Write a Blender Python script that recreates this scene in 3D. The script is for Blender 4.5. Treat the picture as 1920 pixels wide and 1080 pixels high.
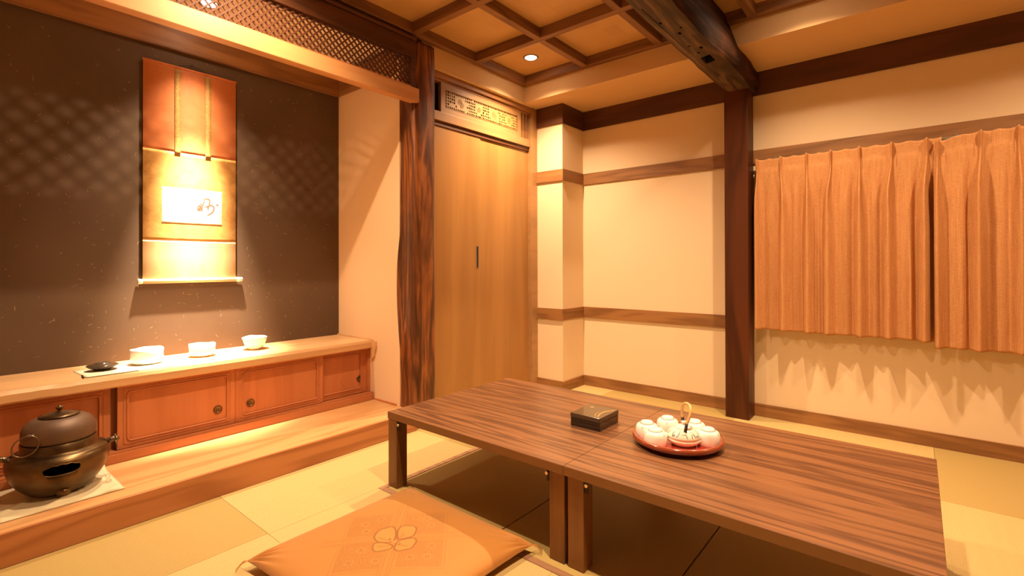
import bpy, bmesh, math, random
from mathutils import Vector, Matrix, noise as mn
random.seed(7)
C = bpy.context.scene.collection
PI = math.pi
for o in list(bpy.data.objects): bpy.data.objects.remove(o, do_unlink=True)

# ------------------------------------------------------------ camera
F_PX, YAW, PITCH, ROLL, CY = 919.6542, .8793, .0057, .0025, 490.4205
Rv = Vector((math.cos(YAW), -math.sin(YAW), 0)); Fv = Vector((math.sin(YAW), math.cos(YAW), 0)); Uv = Vector((0, 0, 1))
F2 = Fv*math.cos(PITCH)+Uv*math.sin(PITCH); U2 = -Fv*math.sin(PITCH)+Uv*math.cos(PITCH)
R3 = Rv*math.cos(ROLL)-U2*math.sin(ROLL); U3 = Rv*math.sin(ROLL)+U2*math.cos(ROLL)
cam = bpy.data.cameras.new('camera'); co = bpy.data.objects.new('camera', cam); C.objects.link(co)
co.matrix_world = Matrix(((R3.x, U3.x, -F2.x, 0), (R3.y, U3.y, -F2.y, 0), (R3.z, U3.z, -F2.z, 1.0), (0, 0, 0, 1)))
cam.sensor_width = 36; cam.sensor_fit = 'HORIZONTAL'; cam.lens = F_PX*36/1920
cam.shift_y = -(540-CY)/1920; cam.clip_start = .02
bpy.context.scene.camera = co

# ------------------------------------------------------------ world, exposure, room lights
sc = bpy.context.scene
w = bpy.data.worlds.new('world'); sc.world = w; w.use_nodes = True
w.node_tree.nodes['Background'].inputs[0].default_value = (.02, .025, .04, 1)
w.node_tree.nodes['Background'].inputs[1].default_value = .3
sc.view_settings.view_transform = 'Standard'; sc.view_settings.look = 'None'
sc.view_settings.gamma = 1; sc.view_settings.use_curve_mapping = False
sc.view_settings.exposure = 0.42
WARM = (1, .69, .41)
XK, YK, ZK, SX, SY = 3.018, 2.370, 2.388, .548, .545       # coffered ceiling: corner, rib underside, cell size
DOWN = [(0, 0, 50), (0, 3, 34), (3, 3, 50), (0, 5, 20)]  # cells with a downlight lamp, watts; the last one has no fixture

def spot(name, loc, target, watts, size, blend, radius, col=WARM):
    l = bpy.data.lights.new(name, 'SPOT'); l.energy = watts; l.spot_size = math.radians(size); l.spot_blend = blend
    l.shadow_soft_size = radius; l.color = col
    o = bpy.data.objects.new(name, l); C.objects.link(o); o.location = loc
    o.rotation_euler = (Vector(target)-Vector(loc)).to_track_quat('-Z', 'Y').to_euler()
    return o
for (i, j, e) in DOWN:
    x, y = XK-SX*(i+.5), YK-SY*(j+.5)
    spot('downlight_lamp', (x, y, 2.437), (x, y, 0), e*4.2, 132, 1.0, .028)
ALC = (.985, 2.92, 2.392)                                    # recessed lamp in the alcove ceiling
spot('alcove_downlight_lamp', ALC, (1.00, 3.16, .5), 1550, 33, 1, .018, (1, .80, .58))
spot('alcove_downlight_lamp', ALC, (.985, 3.0, .4), 170, 78, 1, .018, (1, .78, .54))
RD = (.90, 1.98, 2.437)                                      # recessed lamp in the room ceiling in front of the alcove
spot('downlight_front_lamp', RD, (.90, 1.98, 0), 128, 160, 1, .011, (1, .74, .47))

# ------------------------------------------------------------ materials
def mat(name, col, rough=.6, metal=0, spec=.5, emit=None, coat=0):
    m = bpy.data.materials.new(name); m.use_nodes = True
    b = m.node_tree.nodes['Principled BSDF']
    b.inputs['Base Color'].default_value = (*col, 1); b.inputs['Roughness'].default_value = rough
    b.inputs['Metallic'].default_value = metal; b.inputs['Specular IOR Level'].default_value = spec
    b.inputs['Coat Weight'].default_value = coat
    if emit: b.inputs['Emission Color'].default_value = (*emit[0], 1); b.inputs['Emission Strength'].default_value = emit[1]
    return m
def N(m, t, **k):
    n = m.node_tree.nodes.new(t)
    for a, v in k.items(): setattr(n, a, v)
    return n
def L(m, a, b): m.node_tree.links.new(a, b)
def coords(m, scale, rot=(0, 0, 0)):
    tc = N(m, 'ShaderNodeTexCoord'); mp = N(m, 'ShaderNodeMapping')
    mp.inputs['Scale'].default_value = scale; mp.inputs['Rotation'].default_value = rot
    L(m, tc.outputs['Object'], mp.inputs[0]); return mp.outputs[0]
def ramp(m, fac, stops):
    r = N(m, 'ShaderNodeValToRGB'); e = r.color_ramp.elements
    while len(e) < len(stops): e.new(.5)
    for q, (p, c) in zip(e, stops): q.position = p; q.color = (*c, 1)
    L(m, fac, r.inputs[0]); return r.outputs[0]
def noise(m, vec, scale, detail=4, rough=.5, dist=0):
    n = N(m, 'ShaderNodeTexNoise'); L(m, vec, n.inputs['Vector'])
    n.inputs['Scale'].default_value = scale; n.inputs['Detail'].default_value = detail
    n.inputs['Roughness'].default_value = rough; n.inputs['Distortion'].default_value = dist
    return n.outputs['Fac']
def mixc(m, f, a, b, mode='MIX'):
    x = N(m, 'ShaderNodeMix'); x.data_type = 'RGBA'; x.blend_type = mode
    if isinstance(f, (int, float)): x.inputs[0].default_value = f
    else: L(m, f, x.inputs[0])
    for s, i in ((a, 6), (b, 7)):
        if isinstance(s, tuple): x.inputs[i].default_value = (*s, 1)
        else: L(m, s, x.inputs[i])
    return x.outputs[2]
def math_(m, op, a, b=None):
    x = N(m, 'ShaderNodeMath', operation=op)
    for s, i in ((a, 0), (b, 1)):
        if s is None: continue
        if isinstance(s, (int, float)): x.inputs[i].default_value = s
        else: L(m, s, x.inputs[i])
    return x.outputs[0]
def bump(m, h, strength, dist=.002):
    b = N(m, 'ShaderNodeBump'); b.inputs['Strength'].default_value = strength; b.inputs['Distance'].default_value = dist
    L(m, h, b.inputs['Height']); L(m, b.outputs[0], m.node_tree.nodes['Principled BSDF'].inputs['Normal'])
def base(m, c): L(m, c, m.node_tree.nodes['Principled BSDF'].inputs['Base Color'])

def wood(name, light, dark, axis='x', rough=.45, rings=9, ringk=.5, across=5, along=.5, knots=True, fib=.35, bmp=.15, coat=0, patch=0):
    """grain runs along `axis`"""
    m = mat(name, light, rough, coat=coat)
    def sc_(al, ac): return {'x': (al, ac, ac), 'y': (ac, al, ac), 'z': (ac, ac, al)}[axis]
    v = coords(m, sc_(along, across))
    n1 = noise(m, v, 1, 3, .5, .3)
    s = math_(m, 'SINE', math_(m, 'MULTIPLY', n1, rings*6.283))
    s = math_(m, 'MULTIPLY_ADD', s, .5); s.node.inputs[2].default_value = .5
    s = math_(m, 'POWER', s, 1.6)
    f = noise(m, coords(m, sc_(2.5, 130)), 1, 3, .6)
    fac = math_(m, 'ADD', math_(m, 'MULTIPLY', s, ringk), math_(m, 'MULTIPLY', f, fib))
    col = ramp(m, fac, [(.12, light), (.75, dark)])
    n3 = noise(m, coords(m, sc_(.7, 4)), 1, 2)
    dk = tuple(c*.55 for c in light)
    col = mixc(m, math_(m, 'MULTIPLY', ramp(m, n3, [(.4, (0, 0, 0)), (.75, (1, 1, 1))]), .5+patch), col, tuple(c*.62 for c in light))
    if knots:
        vo = N(m, 'ShaderNodeTexVoronoi'); L(m, coords(m, sc_(2.2, 6)), vo.inputs['Vector']); vo.inputs['Scale'].default_value = 1
        k = ramp(m, vo.outputs['Distance'], [(.05, (1, 1, 1)), (.13, (0, 0, 0))])
        sel = ramp(m, noise(m, coords(m, sc_(1.1, 3)), 1.3, 0), [(.55, (0, 0, 0)), (.6, (1, 1, 1))])
        col = mixc(m, math_(m, 'MULTIPLY', k, math_(m, 'MULTIPLY', sel, .8)), col, tuple(c*.3 for c in light))
    base(m, col); bump(m, fac, bmp, .001)
    return m

M = {}
CR = (.82, .64, .43)
def plaster(name, col):
    m = mat(name, col, .9, spec=.1)
    v = coords(m, (1, 1, 1))
    n = noise(m, v, 2.2, 3); f = noise(m, v, 260, 2)
    base(m, mixc(m, math_(m, 'MULTIPLY', n, .35), col, tuple(c*.9 for c in col)))
    bump(m, f, .12, .001); return m
M['plaster'] = plaster('cream_plaster', CR)
M['alcove_plaster'] = plaster('alcove_plaster', (.80, .56, .34))
M['alcove_ceiling'] = plaster('alcove_ceiling_paper', (.88, .70, .50))
M['fascia'] = plaster('tan_fascia_paper', (.66, .43, .22))
m = M['paper'] = mat('dark_fibre_paper', (.115, .07, .04), .6, spec=.25)
v = coords(m, (1, 1, 1)); n = noise(m, v, 3, 4)
base(m, mixc(m, n, (.082, .048, .026), (.134, .083, .050))); bump(m, noise(m, v, 180, 2), .2, .001)
M['fleck'] = mat('straw_fleck', (.42, .32, .17), .6)
m = M['tatami'] = mat('tatami_weave', (.62, .47, .20), .6, spec=.3)
tc = N(m, 'ShaderNodeTexCoord'); sp = N(m, 'ShaderNodeSeparateXYZ'); L(m, tc.outputs['Object'], sp.inputs[0])
at = N(m, 'ShaderNodeAttribute', attribute_name='weave')
mx = N(m, 'ShaderNodeMix'); L(m, at.outputs['Fac'], mx.inputs[0]); L(m, sp.outputs[0], mx.inputs[2]); L(m, sp.outputs[1], mx.inputs[3])
u = mx.outputs[0]
s = math_(m, 'SINE', math_(m, 'MULTIPLY', u, 2*PI/.0075))
s2 = math_(m, 'SINE', math_(m, 'MULTIPLY', u, 2*PI/.045))
n = noise(m, coords(m, (1, 1, 1)), 90, 3, .7)
fac = math_(m, 'ADD', math_(m, 'MULTIPLY', s, .10), math_(m, 'ADD', math_(m, 'MULTIPLY', s2, .03), n))
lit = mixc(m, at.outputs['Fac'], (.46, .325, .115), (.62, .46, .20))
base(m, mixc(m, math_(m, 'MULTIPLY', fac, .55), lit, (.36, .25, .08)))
bump(m, fac, .25, .0012)
M['seam'] = mat('tatami_seam', (.42, .30, .12), .8)
M['frame_strip'] = wood('pink_brown_strip', (.42, .22, .12), (.28, .13, .06), 'y', .5, knots=False)
# dark wood of the old log post and beams
def oldwood(name, a, b, c, axis, scale=1, rough=.42, spec=.5):
    m = mat(name, a, rough, spec=spec)
    def sc_(al, ac): return {'x': (al, ac, ac), 'y': (ac, al, ac), 'z': (ac, ac, al)}[axis]
    n1 = noise(m, coords(m, sc_(.9*scale, 9*scale)), 1, 3, .5, .8)
    s = math_(m, 'SINE', math_(m, 'MULTIPLY', n1, 34)); s = math_(m, 'MULTIPLY_ADD', s, .5); s.node.inputs[2].default_value = .5
    f = noise(m, coords(m, sc_(4, 120)), 1, 3, .6)
    fac = math_(m, 'ADD', math_(m, 'MULTIPLY', s, .5), math_(m, 'MULTIPLY', f, .5))
    col = ramp(m, fac, [(.15, a), (.5, b), (.85, c)])
    n3 = noise(m, coords(m, sc_(1.6, 5)), 1.4, 3, .6, .6)
    col = mixc(m, math_(m, 'MULTIPLY', ramp(m, n3, [(.42, (0, 0, 0)), (.66, (1, 1, 1))]), .85), col, tuple(q*.28 for q in b))
    n4 = noise(m, coords(m, sc_(1.2, 6)), 2.1, 2, .5, .2)
    col = mixc(m, math_(m, 'MULTIPLY', ramp(m, n4, [(.55, (0, 0, 0)), (.75, (1, 1, 1))]), .35), col, a)
    base(m, col); bump(m, fac, .5, .003); return m
M['log'] = oldwood('log_post_wood', (.38, .125, .030), (.18, .052, .012), (.055, .015, .005), 'z')
M['post'] = wood('dark_post_wood', (.11, .030, .008), (.040, .010, .003), 'z', .45, 4, .5, 5, .6, False, .3, .3)
M['post'].node_tree.nodes['Principled BSDF'].inputs['Specular IOR Level'].default_value = .25
M['beamwood'] = oldwood('old_beam_wood', (.085, .030, .012), (.045, .016, .007), (.016, .006, .003), 'x', .8, .75, .12)
M['beamgrey'] = oldwood('weathered_beam_underside', (.17, .10, .052), (.11, .062, .032), (.03, .014, .007), 'x', .8, .6, .25)
M['trim_y'] = wood('brown_trim', (.36, .165, .055), (.17, .068, .020), 'y', .5, 5, .4, 7, .8)
M['trim_x'] = wood('brown_trim_across', (.36, .165, .055), (.17, .068, .020), 'x', .5, 5, .4, 7, .8)
M['beam_y'] = wood('dark_beam', (.115, .036, .010), (.05, .015, .005), 'y', .5, 5, .4, 6, .8)
M['beam_x'] = wood('dark_beam_across', (.115, .036, .010), (.05, .015, .005), 'x', .5, 5, .4, 6, .8)
M['rib_y'] = wood('ceiling_rib', (.25, .11, .036), (.11, .042, .013), 'y', .55, 5, .4, 8, .8, False)
M['rib_x'] = wood('ceiling_rib_across', (.25, .11, .036), (.11, .042, .013), 'x', .55, 5, .4, 8, .8, False)
m = M['goldboard'] = mat('gilt_ceiling_board', (.55, .33, .12), .55)
v = coords(m, (1, 1, 1)); br = N(m, 'ShaderNodeTexBrick'); L(m, v, br.inputs['Vector']); br.inputs['Scale'].default_value = 7
br.inputs['Color1'].default_value = (.0, .0, .0, 1); br.inputs['Color2'].default_value = (1, 1, 1, 1); br.inputs['Mortar'].default_value = (.5, .5, .5, 1)
br.inputs['Mortar Size'].default_value = 0; br.inputs['Row Height'].default_value = .7; br.inputs['Brick Width'].default_value = .8
c1 = mixc(m, br.outputs['Color'], (.52, .30, .105), (.58, .345, .13))
base(m, mixc(m, math_(m, 'MULTIPLY', noise(m, v, 5, 4), .5), c1, (.44, .24, .08)))
M['step'] = wood('pale_orange_wood', (.66, .36, .15), (.50, .23, .08), 'x', .33, 6, .5, 4, .5, True, .3, .08)
M['step_front'] = wood('reddish_front_board', (.50, .20, .07), (.34, .115, .036), 'x', .36, 7, .55, 5, .5, True, .3, .08)
M['shelf'] = wood('shelf_wood', (.74, .43, .20), (.62, .33, .14), 'x', .36, 5, .4, 5, .5, False, .3, .06)
M['cab'] = wood('cabinet_cedar', (.56, .19, .065), (.44, .13, .04), 'z', .5, 5, .3, 5, .5, False, .3, .06)
M['cab_x'] = wood('cabinet_cedar_rail', (.54, .19, .065), (.42, .13, .04), 'x', .5, 5, .35, 5, .5, True, .3, .06)
M['toko_beam'] = wood('lintel_wood', (.58, .27, .10), (.44, .18, .06), 'x', .42, 5, .4, 6, .4, False, .3, .08)
M['lattice'] = mat('lattice_slat_wood', (.095, .030, .012), .6, spec=.2)
M['strip'] = mat('lamp_strip_lens', (1, .9, .7), .4, emit=((1, .75, .45), 6))
M['door'] = wood('closet_veneer', (.42, .205, .062), (.31, .138, .038), 'z', .42, 4, .3, 3.5, .28, False, .35, .06, patch=-.1)
M['ranma'] = wood('pale_ranma_wood', (.42, .225, .09), (.32, .155, .055), 'x', .42, 5, .3, 6, .5, False, .3, .06)
M['ranma_gold'] = wood('carved_ranma_wood', (.44, .26, .085), (.34, .18, .05), 'x', .5, 4, .3, 6, .5, False)
M['tabletop'] = wood('walnut_laminate', (.285, .125, .052), (.10, .040, .018), 'y', .33, 6, .42, 13, .7, False, .62, .04, coat=.12, patch=-.2)
M['table_edge'] = mat('brown_edge_band', (.19, .080, .022), .4)
M['table_leg'] = wood('table_leg_wood', (.20, .080, .019), (.11, .042, .011), 'z', .38, 4, .4, 8, .5, False)
M['hinge'] = mat('black_steel', (.03, .025, .022), .4, .7)
M['screw'] = mat('nickel', (.75, .7, .6), .3, 1)
M['lacquer'] = mat('black_lacquer', (.010, .007, .006), .12, coat=.8)
M['lacquer_top'] = mat('brown_black_lacquer', (.055, .035, .02), .14, coat=.6)
M['gilt'] = mat('gilt_lacquer', (.42, .22, .07), .4)
M['tray_rim'] = mat('brown_red_lacquer', (.26, .05, .018), .16, coat=.6)
M['tray_red'] = mat('red_lacquer', (.52, .05, .03), .2, coat=.5)
M['tray_out'] = mat('dark_brown_lacquer', (.05, .013, .007), .18, coat=.6)
M['porcelain'] = mat('white_porcelain', (.93, .88, .80), .18, coat=.5)
M['pot'] = mat('cream_porcelain', (.84, .77, .63), .2, coat=.5)
M['bluegrey'] = mat('grey_blue_glaze', (.18, .19, .20), .3)
M['ink'] = mat('brown_ink', (.10, .045, .015), .8)
M['ink_pale'] = mat('pale_grey_ink', (.55, .45, .33), .8)
M['bamboo'] = mat('bamboo', (.68, .42, .17), .35)
M['wire'] = mat('black_wire', (.02, .015, .01), .5)
m = M['iron'] = mat('brown_cast_iron', (.11, .062, .037), .5, .35)
v = coords(m, (1, 1, 1)); n = noise(m, v, 9, 4); base(m, mixc(m, n, (.07, .038, .022), (.17, .095, .055))); bump(m, noise(m, v, 300, 3), .35, .0015)
m = M['bronze'] = mat('dark_bronze', (.12, .07, .03), .33, .75)
v = coords(m, (1, 1, 1)); n = noise(m, v, 6, 3, .5, .5); base(m, ramp(m, n, [(.35, (.055, .030, .012)), (.65, (.17, .098, .036))]))
M['recess_shade'] = mat('black_inside', (.004, .003, .003), .9)  # near-black colour, shade painted into beam holes, handle recess and brazier
M['ringmetal'] = mat('ring_iron', (.16, .11, .07), .35, .85)
m = M['pull'] = mat('aged_brass_pull', (.32, .17, .05), .4, .6)
base(m, mixc(m, noise(m, coords(m, (1, 1, 1)), 120, 3), (.10, .045, .015), (.42, .25, .08)))
M['pull_rim'] = mat('dark_brass_rim', (.13, .05, .015), .4, .6)
# cloths
def cloth(name, col, col2, fx=700, fy=90):
    m = mat(name, col, .85, spec=.2)
    a = noise(m, coords(m, (60, 60, fx)), 1, 3, .6); b = noise(m, coords(m, (fy, 450, 8)), 1, 2)
    f = math_(m, 'MULTIPLY_ADD', a, .6); L(m, math_(m, 'MULTIPLY', b, .4), f.node.inputs[2])
    base(m, ramp(m, f, [(.35, col2), (.62, col)])); bump(m, f, .35, .001)
    m.node_tree.nodes['Principled BSDF'].inputs['Sheen Weight'].default_value = .3
    return m
M['curtain'] = cloth('orange_beige_linen', (.66, .34, .145), (.45, .195, .07))
M['curtain'].node_tree.nodes['Principled BSDF'].inputs['Sheen Weight'].default_value = 0
m = M['cushion'] = mat('ochre_cushion_silk', (.60, .28, .06), .55, spec=.3)
ca = N(m, 'ShaderNodeVertexColor', layer_name='pattern')
f = noise(m, coords(m, (25, 400, 25)), 1, 2)
base(m, mixc(m, math_(m, 'MULTIPLY', f, .16), ca.outputs[0], (.40, .17, .03))); bump(m, f, .15, .001)
m.node_tree.nodes['Principled BSDF'].inputs['Sheen Weight'].default_value = .3
M['cushion_thread'] = mat('cushion_thread', (.50, .20, .04), .7)
m = M['wrapcloth'] = mat('unbleached_cloth', (.60, .50, .32), .85)
n = noise(m, coords(m, (1, 1, 1)), 14, 4, .6, 1.2)
r1 = ramp(m, n, [(.62, (0, 0, 0)), (.70, (1, 1, 1))])
base(m, mixc(m, math_(m, 'MULTIPLY', r1, .45), (.62, .52, .33), (.58, .27, .15)))
M['matcloth'] = mat('pale_dish_mat', (.72, .62, .45), .8)
def brocade(name, a, b, sc_=60):
    m = mat(name, a, .6)
    n = noise(m, coords(m, (1, 1, 1)), sc_, 3, .6, 1.5)
    base(m, ramp(m, n, [(.45, a), (.6, b)])); return m
M['silk_red'] = brocade('rust_silk', (.62, .20, .065), (.58, .18, .055), 8)
M['silk_gold'] = brocade('gold_brocade', (.64, .35, .10), (.56, .29, .075), 14)
M['silk_pale'] = brocade('pale_gold_silk', (.74, .52, .26), (.70, .47, .22), 5)
M['futai'] = brocade('olive_gold_ribbon', (.46, .27, .07), (.30, .15, .035), 120)
M['washi'] = mat('calligraphy_paper', (.88, .82, .70), .8)
M['bone'] = mat('ivory_roller', (.82, .72, .52), .35)
M['alu'] = mat('grey_rail', (.32, .29, .24), .4, .6)
M['glass'] = mat('window_glass', (.01, .012, .015), .05)
M['bulb'] = mat('lamp_lens', (1, .9, .75), .3, emit=((1, .82, .58), 45))
M['white'] = mat('white_lamp_ring', (.85, .8, .7), .4)
M['chrome'] = mat('lamp_metal', (.35, .3, .25), .3, .9)
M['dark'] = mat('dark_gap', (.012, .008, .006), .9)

# ------------------------------------------------------------ geometry helpers
def fin(name, bm, m, parent=None, smooth=False, loc=None):
    bmesh.ops.recalc_face_normals(bm, faces=bm.faces)
    me = bpy.data.meshes.new(name)
    if loc is not None: bmesh.ops.translate(bm, verts=bm.verts, vec=-Vector(loc))
    bm.to_mesh(me); bm.free()
    for q in (m if isinstance(m, (list, tuple)) else [m]): me.materials.append(q)
    if smooth:
        for p in me.polygons: p.use_smooth = True
    o = bpy.data.objects.new(name, me); C.objects.link(o)
    if parent is not None:
        o.parent = parent; wl = Vector((0, 0, 0)); q = parent
        while q is not None: wl += q.location; q = q.parent
        o.location = (Vector(loc) if loc is not None else Vector((0, 0, 0)))-wl
    elif loc is not None: o.location = loc
    return o
def box(bm, x0, x1, y0, y1, z0, z1, bev=0, mi=0):
    r = bmesh.ops.create_cube(bm, size=1)
    for v in r['verts']: v.co = Vector((x0+(v.co.x+.5)*(x1-x0), y0+(v.co.y+.5)*(y1-y0), z0+(v.co.z+.5)*(z1-z0)))
    fs = set(f for v in r['verts'] for f in v.link_faces)
    if mi:
        for f in fs: f.material_index = mi
    if bev:
        es = list(set(e for v in r['verts'] for e in v.link_edges))
        bmesh.ops.bevel(bm, geom=es, offset=bev, segments=2, affect='EDGES', profile=.5)
    return r
def B(*a, **k):
    bm = bmesh.new(); box(bm, *a, **k); return bm
def lathe(bm, prof, cx=0, cy=0, cz=0, n=48, mi=0, cap0=False, cap1=False):
    rings = []
    for r, z in prof:
        if r < 1e-5: rings.append([bm.verts.new((cx, cy, cz+z))])
        else: rings.append([bm.verts.new((cx+r*math.cos(2*PI*i/n), cy+r*math.sin(2*PI*i/n), cz+z)) for i in range(n)])
    for a, b in zip(rings, rings[1:]):
        for i in range(n):
            j = (i+1) % n
            if len(a) == 1 and len(b) == 1: continue
            if len(a) == 1: f = bm.faces.new((a[0], b[i], b[j]))
            elif len(b) == 1: f = bm.faces.new((a[i], b[0], a[j]))
            else: f = bm.faces.new((a[i], a[j], b[j], b[i]))
            f.material_index = mi; f.smooth = True
    if cap0 and len(rings[0]) > 1: bm.faces.new(rings[0][::-1]).material_index = mi
    if cap1 and len(rings[-1]) > 1: bm.faces.new(rings[-1]).material_index = mi
def tube(bm, pts, r, n=10, closed=False, mi=0):
    pts = [Vector(p) for p in pts]; k = len(pts); rings = []
    up = None
    for i, p in enumerate(pts):
        a = pts[(i-1) % k] if (closed or i > 0) else p; b = pts[(i+1) % k] if (closed or i < k-1) else p
        t = (b-a).normalized()
        if up is None:
            up = Vector((0, 0, 1)) if abs(t.z) < .9 else Vector((1, 0, 0))
        s = t.cross(up).normalized(); up = s.cross(t).normalized()
        rr = r[i] if isinstance(r, (list, tuple)) else r
        rings.append([bm.verts.new(p+rr*(math.cos(2*PI*j/n)*s+math.sin(2*PI*j/n)*up)) for j in range(n)])
    m_ = k if closed else k-1
    for i in range(m_):
        a, b = rings[i], rings[(i+1) % k]
        for j in range(n):
            f = bm.faces.new((a[j], a[(j+1) % n], b[(j+1) % n], b[j])); f.smooth = True; f.material_index = mi
    if not closed:
        bm.faces.new(rings[0]).material_index = mi; bm.faces.new(rings[-1][::-1]).material_index = mi
def circ(c, r, ax1, ax2, n=32, a0=0, a1=2*PI, closed=True):
    k = n if closed else n+1
    return [Vector(c)+r*(math.cos(a0+(a1-a0)*i/n)*Vector(ax1)+math.sin(a0+(a1-a0)*i/n)*Vector(ax2)) for i in range(k)]
def ribbon(bm, pts, w, nrm, mi=0, taper=True, th=.0006):
    """raised flat brush stroke along pts in a plane with normal nrm"""
    pts = [Vector(p) for p in pts]
    if len(pts) > 2:                                    # smooth (Catmull-Rom)
        q = []
        for i in range(len(pts)-1):
            p0, p1, p2, p3 = pts[max(i-1, 0)], pts[i], pts[i+1], pts[min(i+2, len(pts)-1)]
            for s in range(6):
                t = s/6; q.append(.5*((2*p1)+(-p0+p2)*t+(2*p0-5*p1+4*p2-p3)*t*t+(-p0+3*p1-3*p2+p3)*t**3))
        q.append(pts[-1]); pts = q
    nrm = Vector(nrm); k = len(pts); prev = None
    for i, p in enumerate(pts):
        t = (pts[min(i+1, k-1)]-pts[max(i-1, 0)]).normalized(); s = t.cross(nrm)
        ww = w*.5*((.45+.55*math.sin(PI*(i+.5)/k)) if taper else 1)
        cur = [bm.verts.new(p+s*ww), bm.verts.new(p+s*ww+nrm*th), bm.verts.new(p-s*ww+nrm*th), bm.verts.new(p-s*ww)]
        if prev:
            for a in range(4): bm.faces.new((prev[a], prev[(a+1) % 4], cur[(a+1) % 4], cur[a])).material_index = mi
        else: bm.faces.new(cur).material_index = mi
        prev = cur
    bm.faces.new(prev[::-1]).material_index = mi
def empty(name, loc):
    o = bpy.data.objects.new(name, None); C.objects.link(o); o.location = loc; o.empty_display_size = .05; return o
def tag(o, label, cat, group=None, kind=None):
    if label: o['label'] = label
    if cat: o['category'] = cat
    if group: o['group'] = group
    if kind: o['kind'] = kind
    return o
def struct(name, bm, m, label=None, parent=None):
    o = fin(name, bm, m, parent)
    if parent is None: o['kind'] = 'structure'
    if label: o['label'] = label
    return o
def cut(o, bm_cut, mi_mat=None):
    """boolean-cut o with a temporary cutter, which is removed again"""
    me = bpy.data.meshes.new('tmp'); bmesh.ops.recalc_face_normals(bm_cut, faces=bm_cut.faces); bm_cut.to_mesh(me); bm_cut.free()
    if mi_mat is not None: me.materials.append(mi_mat)
    c = bpy.data.objects.new('tmp', me); C.objects.link(c)
    c.matrix_world = Matrix.Identity(4)
    md = o.modifiers.new('b', 'BOOLEAN'); md.object = c; md.operation = 'DIFFERENCE'; md.solver = 'EXACT'
    if mi_mat is not None: md.material_mode = 'TRANSFER'
    bpy.context.view_layer.update()
    dg = bpy.context.evaluated_depsgraph_get()
    nm = bpy.data.meshes.new_from_object(o.evaluated_get(dg)); o.modifiers.clear(); o.data = nm
    bpy.data.objects.remove(c, do_unlink=True); bpy.data.meshes.remove(me)

# ------------------------------------------------------------ dimensions
XL, YB = -.75, -1.7                       # left and rear walls of the room, behind the camera
XW, XT = 3.526, 3.514                     # window wall face, face of the boards on it
XC, YC, YD = 3.2056, 2.1357, 2.391        # corner column
XS, YT = 1.917, 3.2                       # alcove side wall, alcove rear wall
XF, YF = 1.312, 1.866                     # kotatsu floor frame corner

# ------------------------------------------------------------ floor
bm = bmesh.new(); wv = bm.loops.layers.float_color.new('weave')
def mat_tile(bm, x0, x1, y0, y1, v, z=0, g=.0006):
    lay = bm.loops.layers.float_color['weave']
    r = box(bm, x0+g, x1-g, y0+g, y1-g, z-.03, z)
    for f in set(f for q in r['verts'] for f in q.link_faces):
        for l in f.loops: l[lay] = (v, v, v, 1)
XR = XW
XP1 = 2.24
ys = [YB, -.81, YF-3*.641, YF-3*.641+.0]
tiles = [
 (XL, .04, 1.87, 2.331, 1), (.04, .83, 1.87, 2.331, 0), (.83, 1.917, YF, 2.331, 1), (1.917, 2.75, YF, 2.42, 0), (2.75, XR, YF, 2.42, 1),
 (XL, .04, .98, 1.87, 0), (.04, .83, .98, 1.87, 1), (XL, .04, .08, .98, 1), (.04, .83, .08, .98, 0), (XL, .04, YB, .08, 0), (.04, .83, YB, .08, 1),
 (.83, XF, .92, YF, 1), (.83, XF, -.06, .92, 1), (.83, 1.6, YB, -.06, 0), (1.6, 2.75, YB, -.06, 1), (2.75, XR, YB, -.06, 0),
 (XP1, 2.9, .92, YF, 1), (2.9, XR, .92, YF, 0), (XP1, 2.9, -.06, .92, 0), (2.9, XR, -.06, .92, 1)]
for t in tiles: mat_tile(bm, *t[:4], t[4])
box(bm, XL, XR, YB, 2.331, -.08, -.028, mi=1)
box(bm, 1.917, XR, 2.331, 2.46, -.08, -.028, mi=1)
struct('floor', bm, [M['tatami'], M['seam']], 'tan borderless tatami floor of the room')
# wooden frame strip round the sunken kotatsu and its three cover mats
bm = bmesh.new(); s_ = .026
y3 = YF-.03-3*.634
box(bm, XF, XF+s_, y3, YF, -.028, .0018); box(bm, XP1-s_, XP1, y3, YF, -.028, .0018)
box(bm, XF+s_, XP1-s_, YF-s_, YF, -.028, .0018); box(bm, XF+s_, XP1-s_, y3, y3+s_, -.028, .0018)
struct('trim_1', bm, M['frame_strip'], 'thin pinkish brown wooden strip framing the sunken floor pit')
hh = (YF-s_-y3-s_)/3
for k, lab in enumerate(['tan tatami pit cover under the near table half, last one before the picture edge',
                         'tan tatami pit cover under the joint of the two low tables',
                         'tan tatami pit cover under the table half nearest the closet']):
    bm = bmesh.new(); bm.loops.layers.float_color.new('weave')
    mat_tile(bm, XF+s_, XP1-s_, y3+s_+k*hh, y3+s_+(k+1)*hh, 0, .0004, .003)
    tag(fin('pit_cover_mat', bm, M['tatami']), lab, 'floor mat', 'tatami covers over the sunken pit')

# ------------------------------------------------------------ walls
Z1 = 2.56
WY0, WY1, WZ0, WZ1 = -1.12, .80, .78, 1.655
bm = bmesh.new()
box(bm, XW, XW+.15, YB, 2.6, -.08, WZ0); box(bm, XW, XW+.15, YB, 2.6, WZ1, Z1)
box(bm, XW, XW+.15, YB, WY0, WZ0, WZ1); box(bm, XW, XW+.15, WY1, 2.6, WZ0, WZ1)
struct('wall_right', bm, M['plaster'], 'cream plaster wall with the curtained window')
bm = B(XC+.012, XW, YC+.012, 2.6, -.08, 2.30)
struct('wall_column', bm, M['plaster'], 'cream plastered column in the corner beside the closet')
struct('wall_left', B(XL-.1, XL, YB, 3.3, -.08, Z1), M['plaster'])
struct('wall_rear', B(XL-.1, XW+.15, YB-.1, YB, -.08, Z1), M['plaster'])
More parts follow.
